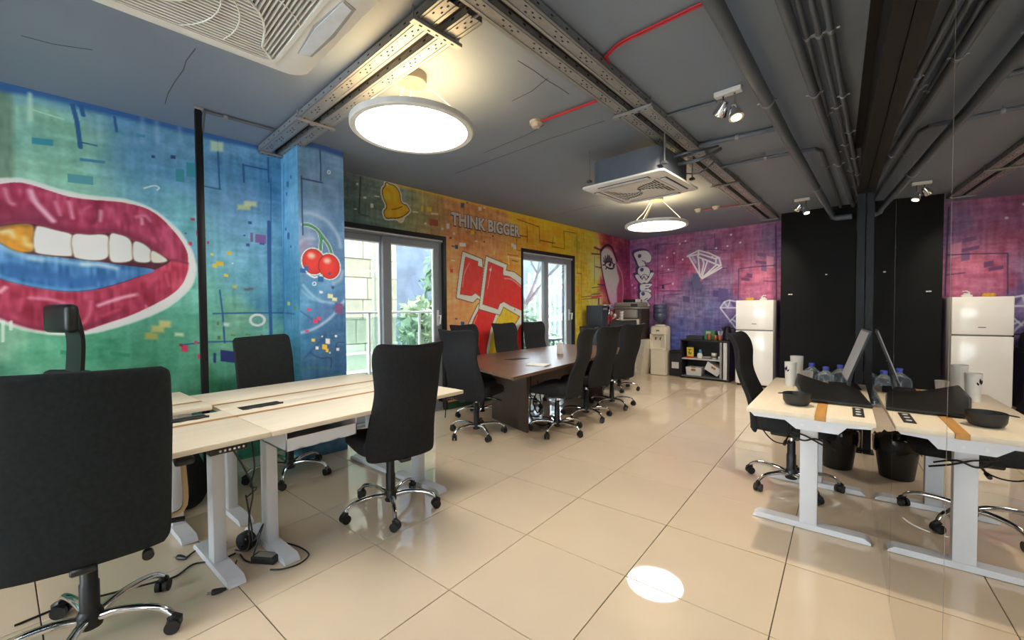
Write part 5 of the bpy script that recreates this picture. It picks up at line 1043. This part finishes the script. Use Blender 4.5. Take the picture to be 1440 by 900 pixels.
def bottle(label, x, y, z, h=.49, r=.135, cap=True, flip=False, m=None):
    t = thing('water_bottle', label, 'bottle', (x, y, z)); m = m or glassy('clear_blue_plastic', (.88, .93, .97), 1.6, .07, (150, 170, 195))
    pr = [(r*.9, 0), (r, .02), (r, h*.2), (r*.95, h*.22), (r, h*.25), (r, h*.42), (r*.95, h*.44), (r, h*.47), (r, h*.66), (r*.85, h*.76), (r*.35, h*.86), (r*.22, h*.9), (r*.22, h*.94)]
    if flip: pr = [(rr, h-zz) for rr, zz in pr][::-1]
    MB().lathe((0, 0, 0), pr, 32).build('body', m, t)
    if cap: MB().lathe((0, 0, 0), [(r*.26, h*.90), (r*.27, h*.91), (r*.27, h*.99), (r*.22, h)], 20).build('cap', mat('blue_plastic_cap', (68, 84, 190), .4), t)
bottle('clear water bottle with a blue cap on the floor by the black wall, leftmost', 1.66, 4.99, 0)
bottle('clear water bottle with a blue cap on the floor by the black wall, middle one', 1.83, 4.77, 0, .475)
bottle('clear water bottle with a blue cap on the floor by the mirror, behind the monitor', 1.985, 4.99, 0)

# ---------------------------------------------------------------- back wall: fridge, shelf, cooler, copier, sideboard
M_FR = mat('glossy_white_fridge', (250, 249, 247), .12, var=.01)
t = thing('fridge', 'tall white two-door fridge between the shelf unit and the black wall', 'fridge', W(.41, 5.36, 0), -ANG+.04)
MB().rbox(-.272, .05, .03, .272, .52, 1.43, .008, 2).build('cabinet', M_FR, t)
d = MB().rbox(-.272, 0, .05, .272, .047, .925, .010, 3).build('door', M_FR, t); d2 = MB().rbox(-.272, 0, .945, .272, .047, 1.43, .010, 3).build('door', M_FR, t)
MB().box(-.26, .012, .925, .26, .05, .945).build('door_gap', mat('fridge_gap', (120, 124, 130), .5), t, smooth=False); MB().box(-.035, -.0012, 1.035, .035, .001, 1.045).build('name_plate', M_DARKGREY, d2, smooth=False); MB().box(-.26, .06, 0, .26, .5, .03).build('plinth', M_SLOT, t, smooth=False)
FT = 1.431
t = thing('toy_figure', 'small yellow ornament on top of the fridge', 'ornament', W(.30, 5.55, FT)); mb = MB()
for dx in (-.035, 0, .035): mb.lathe((dx, 0, 0), [(.012, 0), (.026, .01), (.026, .03), (.012, .045)], 12)
mb.build('figure', mat('yellow_plastic', (225, 175, 50), .5), t)
t = thing('toy_figure', 'small white ornament on top of the fridge', 'ornament', W(.50, 5.55, FT)); mb = MB(); mb.rbox(-.05, -.03, 0, .05, .03, .03, .008, 2); mb.rbox(-.03, -.02, .03, .03, .02, .05, .006, 1); mb.tube([(-.03, 0, .05), (.0, 0, .08), (.04, 0, .075)], .008, 6); mb.build('figure', M_WPLASTIC, t)

t = thing('shelf_unit', 'low black open shelf unit with silver shutter edges under the mural', 'shelf', W(-.43, 5.52, 0), -ANG+.02)
M_SHB = mat('black_cabinet_laminate', (38, 38, 44), .5)
MB().box(-.42, 0, 0, -.40, .36, .70).build('side_panel', M_SHB, t, smooth=False); MB().box(.40, 0, 0, .42, .36, .70).build('side_panel', M_SHB, t, smooth=False)
MB().rbox(-.43, -.005, .70, .43, .37, .725, .003, 1).build('top_board', M_SHB, t); MB().box(-.40, 0, .03, .40, .36, .055).build('bottom_board', mat('grey_board', (92, 96, 100), .5), t, smooth=False); MB().box(-.40, .02, .355, .26, .35, .375).build('shelf_board', mat('pale_shelf_edge', (205, 205, 205), .5), t, smooth=False)
MB().box(-.40, .34, .0, .40, .355, .70).build('back_board', M_SHB, t, smooth=False); MB().box(.265, .0, .04, .30, .33, .69).build('shutter_rail', M_STEEL, t, smooth=False); MB().box(.325, -.002, .04, .385, .02, .69).build('shutter_stack', mat('silver_shutter', (205, 208, 212), .4), t, smooth=False)
def on_shelf(x, y, z): R_ = Matrix.Rotation(-ANG+.02, 3, 'Z'); p = R_ @ Vector((x, y, 0)); q = W(-.43, 5.52, 0); return (q[0]+p.x, q[1]+p.y, z)
M_BR = mat('brown_label', (166, 112, 62), .6)
def storage_box(label, x, z, tilt):
    t = thing('storage_box', label, 'box', on_shelf(x, .05, z), -ANG+.02); t.rotation_euler = (0, tilt, -ANG+.02)
    MB().hexa([(-.125, 0, 0), (.125, 0, 0), (.125, .24, 0), (-.125, .24, 0), (-.14, -.005, .15), (.14, -.005, .15), (.14, .25, .15), (-.14, .25, .15)]).build('body', mat('grey_white_box', (214, 216, 218), .6), t, smooth=False)
    MB().hexa([(-.04, -.006, .085), (.04, -.006, .085), (.04, 0, .085), (-.04, 0, .085), (-.04, -.009, .12), (.04, -.009, .12), (.04, -.003, .12), (-.04, -.003, .12)]).build('paper_label', M_BR, t, smooth=False); MB().rbox(-.04, -.008, .145, .04, .02, .158, .002, 1).build('label_clip', M_BR, t)
storage_box('white storage box with a brown label standing flat on the lowest shelf', -.20, .056, 0); storage_box('white storage box with a brown label leaning at a tilt on the lowest shelf', .10, .135, .52)
t = thing('yellow_packet', 'yellow printed packet standing on the middle shelf', 'packet', on_shelf(-.28, .12, .376)); MB().rbox(-.06, -.03, .02, .06, .03, .20, .015, 2).build('packet', mat('yellow_packet_paper', (226, 200, 70), .5), t); mb = MB()
for a, b in (((-.03, .15), (.03, .15)), ((0, .16), (-.02, .07)), ((-.03, .11), (.03, .07)), ((.03, .11), (-.005, .06))): mb.tube([(a[0], -.031, a[1]), (b[0], -.031, b[1])], .005, 6)
mb.build('black_print', M_SLOT, t); MB().rbox(-.08, -.06, 0, .06, .04, .02, .004, 1).build('red_tray', mat('red_plastic', (190, 60, 60), .4), t)
t = thing('spray_bottle', 'white and blue bottle on the middle shelf', 'bottle', on_shelf(-.11, .12, .376)); MB().lathe((0, 0, 0), [(.035, 0), (.045, .01), (.045, .07), (.03, .10)], 18).build('body', M_WPLASTIC, t); MB().lathe((.01, 0, .10), [(.03, 0), (.028, .05), (.02, .065)], 16).build('cap', mat('teal_cap', (70, 140, 175), .4), t)
t = thing('glass_jar', 'jar with a white lid on the middle shelf', 'jar', on_shelf(.14, .12, .376)); MB().lathe((0, 0, 0), [(.045, 0), (.047, .008), (.047, .075), (.04, .085)], 20).build('body', mat('jar_label', (200, 196, 186), .5), t); MB().lathe((0, 0, .085), [(.046, 0), (.046, .025), (.04, .028)], 20).build('lid', M_WPLASTIC, t); MB().lathe((0, 0, .03), [(.0475, 0), (.0475, .03)], 20).build('label_band', M_DARKGREY, t)
t = thing('paper_roll', 'grey paper roll lying on the middle shelf', 'roll', on_shelf(0, .14, .398), .2); MB().cyl((-.08, 0, 0), (.08, 0, 0), .021, None, 16).build('roll', mat('grey_roll', (150, 148, 145), .6), t)
t = thing('small_carton', 'tiny white carton at the right end of the middle shelf', 'carton', on_shelf(.235, .10, .376)); MB().rbox(-.02, -.02, 0, .02, .02, .06, .003, 1).build('carton', M_WPLASTIC, t)
ZT = .7255
t = thing('serving_tray', 'black tray with pale pieces on top of the shelf unit', 'tray', on_shelf(-.17, .14, ZT)); mb = MB(); mb.rbox(-.16, -.10, 0, .12, .10, .012, .004, 1)
for a in ((-.16, -.10, .12, -.09), (-.16, .09, .12, .10), (-.16, -.09, -.15, .09), (.11, -.09, .12, .09)): mb.box(a[0], a[1], .012, a[2], a[3], .07)
mb.build('tray', M_SHB, t, smooth=False)
for k, (x, y, r) in enumerate(((-.08, .0, .03), (.02, .03, .04))):
    tag(MB().lathe((0, 0, 0), [(r*.6, 0), (r, .02), (r*.9, .024), (r*.5, .006)], 16).build('saucer', M_WPLASTIC, None, on_shelf(-.17+x, .12+y, ZT+.0125)), ('small white saucer in the black tray, left one', 'larger white saucer in the black tray, right one')[k], 'saucer', 'saucers in the tray')
t = thing('tea_box', 'green box behind the copper cups on the shelf unit', 'box', on_shelf(.03, .25, ZT)); MB().rbox(-.09, -.05, 0, .09, .05, .17, .004, 1).build('carton', mat('green_carton', (70, 130, 84), .5), t); MB().box(-.06, -.052, .09, .02, -.05, .15).build('label_print', mat('pale_green_print', (180, 210, 180), .5), t, smooth=False)
M_COP = mat('copper_cup', (206, 130, 100), .3, .6)
for k, (x, lb) in enumerate(((.06, 'largest copper cup on the shelf unit, below the green box'), (.17, 'middle copper cup on the shelf unit'), (.245, 'right-hand copper cup on the shelf unit holding white straws'))):
    t = thing('copper_cup', lb, 'cup', on_shelf(x, .08, ZT), 0, 'copper cups on the shelf unit'); s = (1.15, .9, .95)[k]; MB().lathe((0, 0, 0), [(.026*s, 0), (.03*s, .005), (.034*s, .10*s), (.031*s, .10*s), (.027*s, .01)], 18).build('body', M_COP, t)
    if k == 2:
        mb = MB(); [mb.tube([(dx*.3, dy*.3, .02), (dx, dy, .17)], .005, 6) for dx, dy in ((.02, 0), (-.03, .01), (.04, .02), (-.01, -.02))]; mb.build('straws', M_WPLASTIC, t)
t = thing('kettle', 'tall black kettle at the right end of the shelf unit', 'kettle', on_shelf(.35, .16, ZT)); MB().lathe((0, 0, 0), [(.075, 0), (.078, .01), (.07, .15), (.05, .24), (.03, .26)], 24).build('body', M_PLASTIC, t); MB().tube(smooth_pts([(.05, .01, .22), (.11, .01, .21), (.115, .01, .09), (.075, .01, .05)], 5), .010, 8).build('handle', M_PLASTIC, t); MB().tube([(-.05, 0, .17), (-.09, 0, .22)], [.02, .012], 10).build('spout', M_PLASTIC, t)

t = thing('pedal_bin', 'tall narrow black bin between the water cooler and the shelf unit', 'bin', W(-1.0, 5.62, 0), -ANG)
MB().rbox(-.105, 0, 0, .105, .22, .44, .008, 2).build('body', M_SHB, t); MB().rbox(-.115, -.005, .44, .115, .225, .49, .012, 2).build('lid', M_PLASTIC, t); MB().box(-.06, -.0015, .15, .075, .001, .27).build('paper_sticker', M_WPLASTIC, t, smooth=False)

M_CO = mat('cream_cooler_plastic', (232, 224, 208), .35, var=.02)
t = thing('water_cooler', 'cream floor-standing water cooler in front of the purple wall', 'water cooler', W(-1.29, 5.50, 0), -ANG+.1)
prof = [(-.155, .28), (-.155, .04), (-.13, 0), (.13, 0), (.155, .04), (.155, .28)]
mb = MB(); mb.prism(prof, 0.01, .50); mb.build('lower_body', M_CO, t); mb = MB(); mb.prism([(x, y+.06 if y < .1 else y) for x, y in prof], .50, .80); mb.build('recess', M_CO, t); MB().rings([[(x*s, (y-.14)*s+.14, z) for x, y in prof] for z, s in ((.80, 1.0), (.92, 1.0), (.955, .9), (.965, .7))]).build('head', M_CO, t)
for sx in (-1, 1): MB().box(sx*.155-(.03 if sx > 0 else 0), .005, .50, sx*.155+(0 if sx > 0 else .03), .1, .80).build('side_cheek', M_CO, t, smooth=False)
MB().rbox(-.12, -.0, .50, .12, .07, .53, .006, 1).build('drip_tray', M_CO, t)
for sx in (-.045, .045): MB().tube([(sx, .07, .73), (sx, .015, .73), (sx, .012, .69)], .012, 8).build('tap', mat('tap_grey', (92, 90, 90), .4), t)
MB().lathe((0, .005, .865), [(.0, 0)]*2, 3).v; MB().rbox(-.03, -.003, .86, .03, .004, .885, .003, 1).build('badge', M_DARKGREY, t)
MB().lathe((0, .14, .96), [(.10, 0), (.10, .025), (.07, .03)], 24).build('bottle_collar', M_CO, t)
p = Vector(W(-1.29, 5.50, 0))+Matrix.Rotation(-ANG+.1, 3, 'Z') @ Vector((0, .14, 0))
bottle('dark blue upturned water bottle on the cream water cooler', p.x, p.y, .985, .40, .128, False, True, mat('dark_blue_bottle', (88, 94, 128), .15, var=.1, trans=.3))

M_CG = mat('grey_copier', (150, 148, 142), .5); M_CB = mat('brown_black_copier', (58, 48, 46), .5); M_CW = mat('off_white_copier', (212, 206, 194), .5)
t = thing('copier', 'large grey office copier with a dark side and pale lower cabinet in the corner', 'copier', W(-1.79, 5.22, 0), -ANG)
MB().hexa([(-.27, .04, 0), (.27, .04, 0), (.27, .40, 0), (-.27, .40, 0), (-.27, .02, .70), (.36, .02, .70), (.36, .42, .70), (-.27, .42, .70)]).build('lower_cabinet', M_CW, t, smooth=False)
MB().rbox(-.25, .01, .06, .17, .04, .36, .005, 1).build('paper_drawer', M_CW, t); MB().rbox(-.25, .01, .38, .17, .04, .66, .005, 1).build('paper_drawer', M_CW, t)
MB().rbox(-.27, .04, .70, .27, .42, 1.30, .01, 2).build('body', M_CB, t); MB().rbox(-.275, .0, 1.12, .2, .05, 1.29, .01, 2).build('front_panel', M_CG, t); MB().rbox(-.27, -.01, .94, .24, .05, 1.10, .01, 2).build('output_tray', M_CW, t)
MB().rbox(-.28, -.01, 1.30, .27, .40, 1.335, .008, 2).build('scanner_bed', M_CG, t); MB().rbox(-.28, .0, 1.34, .24, .40, 1.43, .015, 2).build('document_feeder', M_CG, t); MB().rbox(-.12, .05, 1.43, .15, .33, 1.49, .01, 2).build('feed_tray', M_SLOT, t); MB().rbox(.16, .02, 1.43, .19, .2, 1.49, .004, 1).build('paper_guide', M_WPLASTIC, t)
MB().rbox(.08, -.02, 1.345, .22, .0, 1.40, .004, 1).build('control_display', M_CB, t)
t = thing('brown_carton', 'dark brown box on the floor between the copier and the water cooler', 'box', W(-1.53, 5.70, 0), -ANG); MB().rbox(-.07, -.09, 0, .07, .09, .30, .004, 1).build('carton', mat('dark_brown_card', (72, 48, 36), .8), t)
t = thing('white_envelope_holder', 'narrow white holder on the wall between the copier and the cooler bottle', 'holder', W(-1.40, 5.88, 1.02), -ANG); MB().rbox(-.025, -.03, 0, .025, .03, .34, .005, 1).build('holder', M_WPLASTIC, t)

t = thing('sideboard', 'dark grey sideboard along the window wall before the copier', 'sideboard', W(-1.86, 4.52, 0), -ANG)
MB().box(-.22, -.50, .06, .24, .50, .96).build('carcass', mat('dark_grey_sideboard', (74, 78, 84), .5), t, smooth=False); MB().rbox(-.23, -.52, .96, .26, .52, .985, .004, 1).build('top_board', M_SHB, t); MB().box(-.2, -.48, 0, .2, .48, .06).build('plinth', M_SLOT, t, smooth=False)
for y in (-.25, .25):
    d = MB().rbox(.24, y-.24, .08, .256, y+.24, .95, .003, 1).build('door', mat('dark_grey_sideboard', (74, 78, 84), .5), t); MB().rbox(.256, y*.2-.006, .5, .27, y*.2+.006, .62, .003, 1).build('handle', M_STEEL, d)
t = thing('computer_case', 'black computer case standing on the sideboard', 'computer', W(-1.80, 4.12, .986), -ANG); MB().rbox(-.16, -.10, 0, .17, .10, .38, .012, 2).build('case', mat('blue_black_case', (44, 48, 58), .35), t); MB().box(.165, -.07, .30, .173, .07, .33).build('drive_bay', M_STEEL, t, smooth=False)
t = thing('coffee_machine', 'black coffee machine with a shiny front on the sideboard', 'coffee machine', W(-1.78, 4.40, .986), -ANG); MB().rbox(-.14, -.09, 0, .15, .09, .03, .005, 1).build('base', M_PLASTIC, t); MB().rbox(-.14, -.08, .03, -.02, .08, .36, .01, 2).build('column', M_PLASTIC, t); MB().rbox(-.14, -.09, .30, .13, .09, .40, .015, 2).build('head', M_CHROME, t); MB().cyl((.06, 0, .22), (.06, 0, .30), .02, None, 14).build('spout', M_CHROME, t)
M_RW = mat('red_ornament', (150, 40, 48), .3)
for k, (u, h, lb) in enumerate(((4.58, .26, 'tall red and white figurine on the sideboard'), (4.72, .20, 'shorter red figurine on the sideboard'))):
    t = thing('figurine', lb, 'figurine', W(-1.78, u, .986), 0, 'figurines on the sideboard'); MB().lathe((0, 0, 0), [(.04, 0), (.045, .02), (.02, h*.4), (.035, h*.6), (.015, h*.8)], 16).build('body', M_RW, t); MB().lathe((0, 0, h*.78), [(.01, 0), (.028, .02), (.028, .05), (.012, .07)], 14).build('head', M_WPLASTIC, t); MB().tube([(.02, 0, h*.5), (.07, .02, h*.6), (.09, .02, h*.72)], .010, 8).build('arm', M_WPLASTIC, t)
t = thing('cup_tower', 'stack of white cups at the right end of the sideboard', 'cups', W(-1.74, 4.90, .986)); 
for k in range(5): MB().lathe((0, 0, k*.055), [(.028, 0), (.04, .045), (.042, .05), (.036, .048)], 16).build('cup', M_WPLASTIC, t)
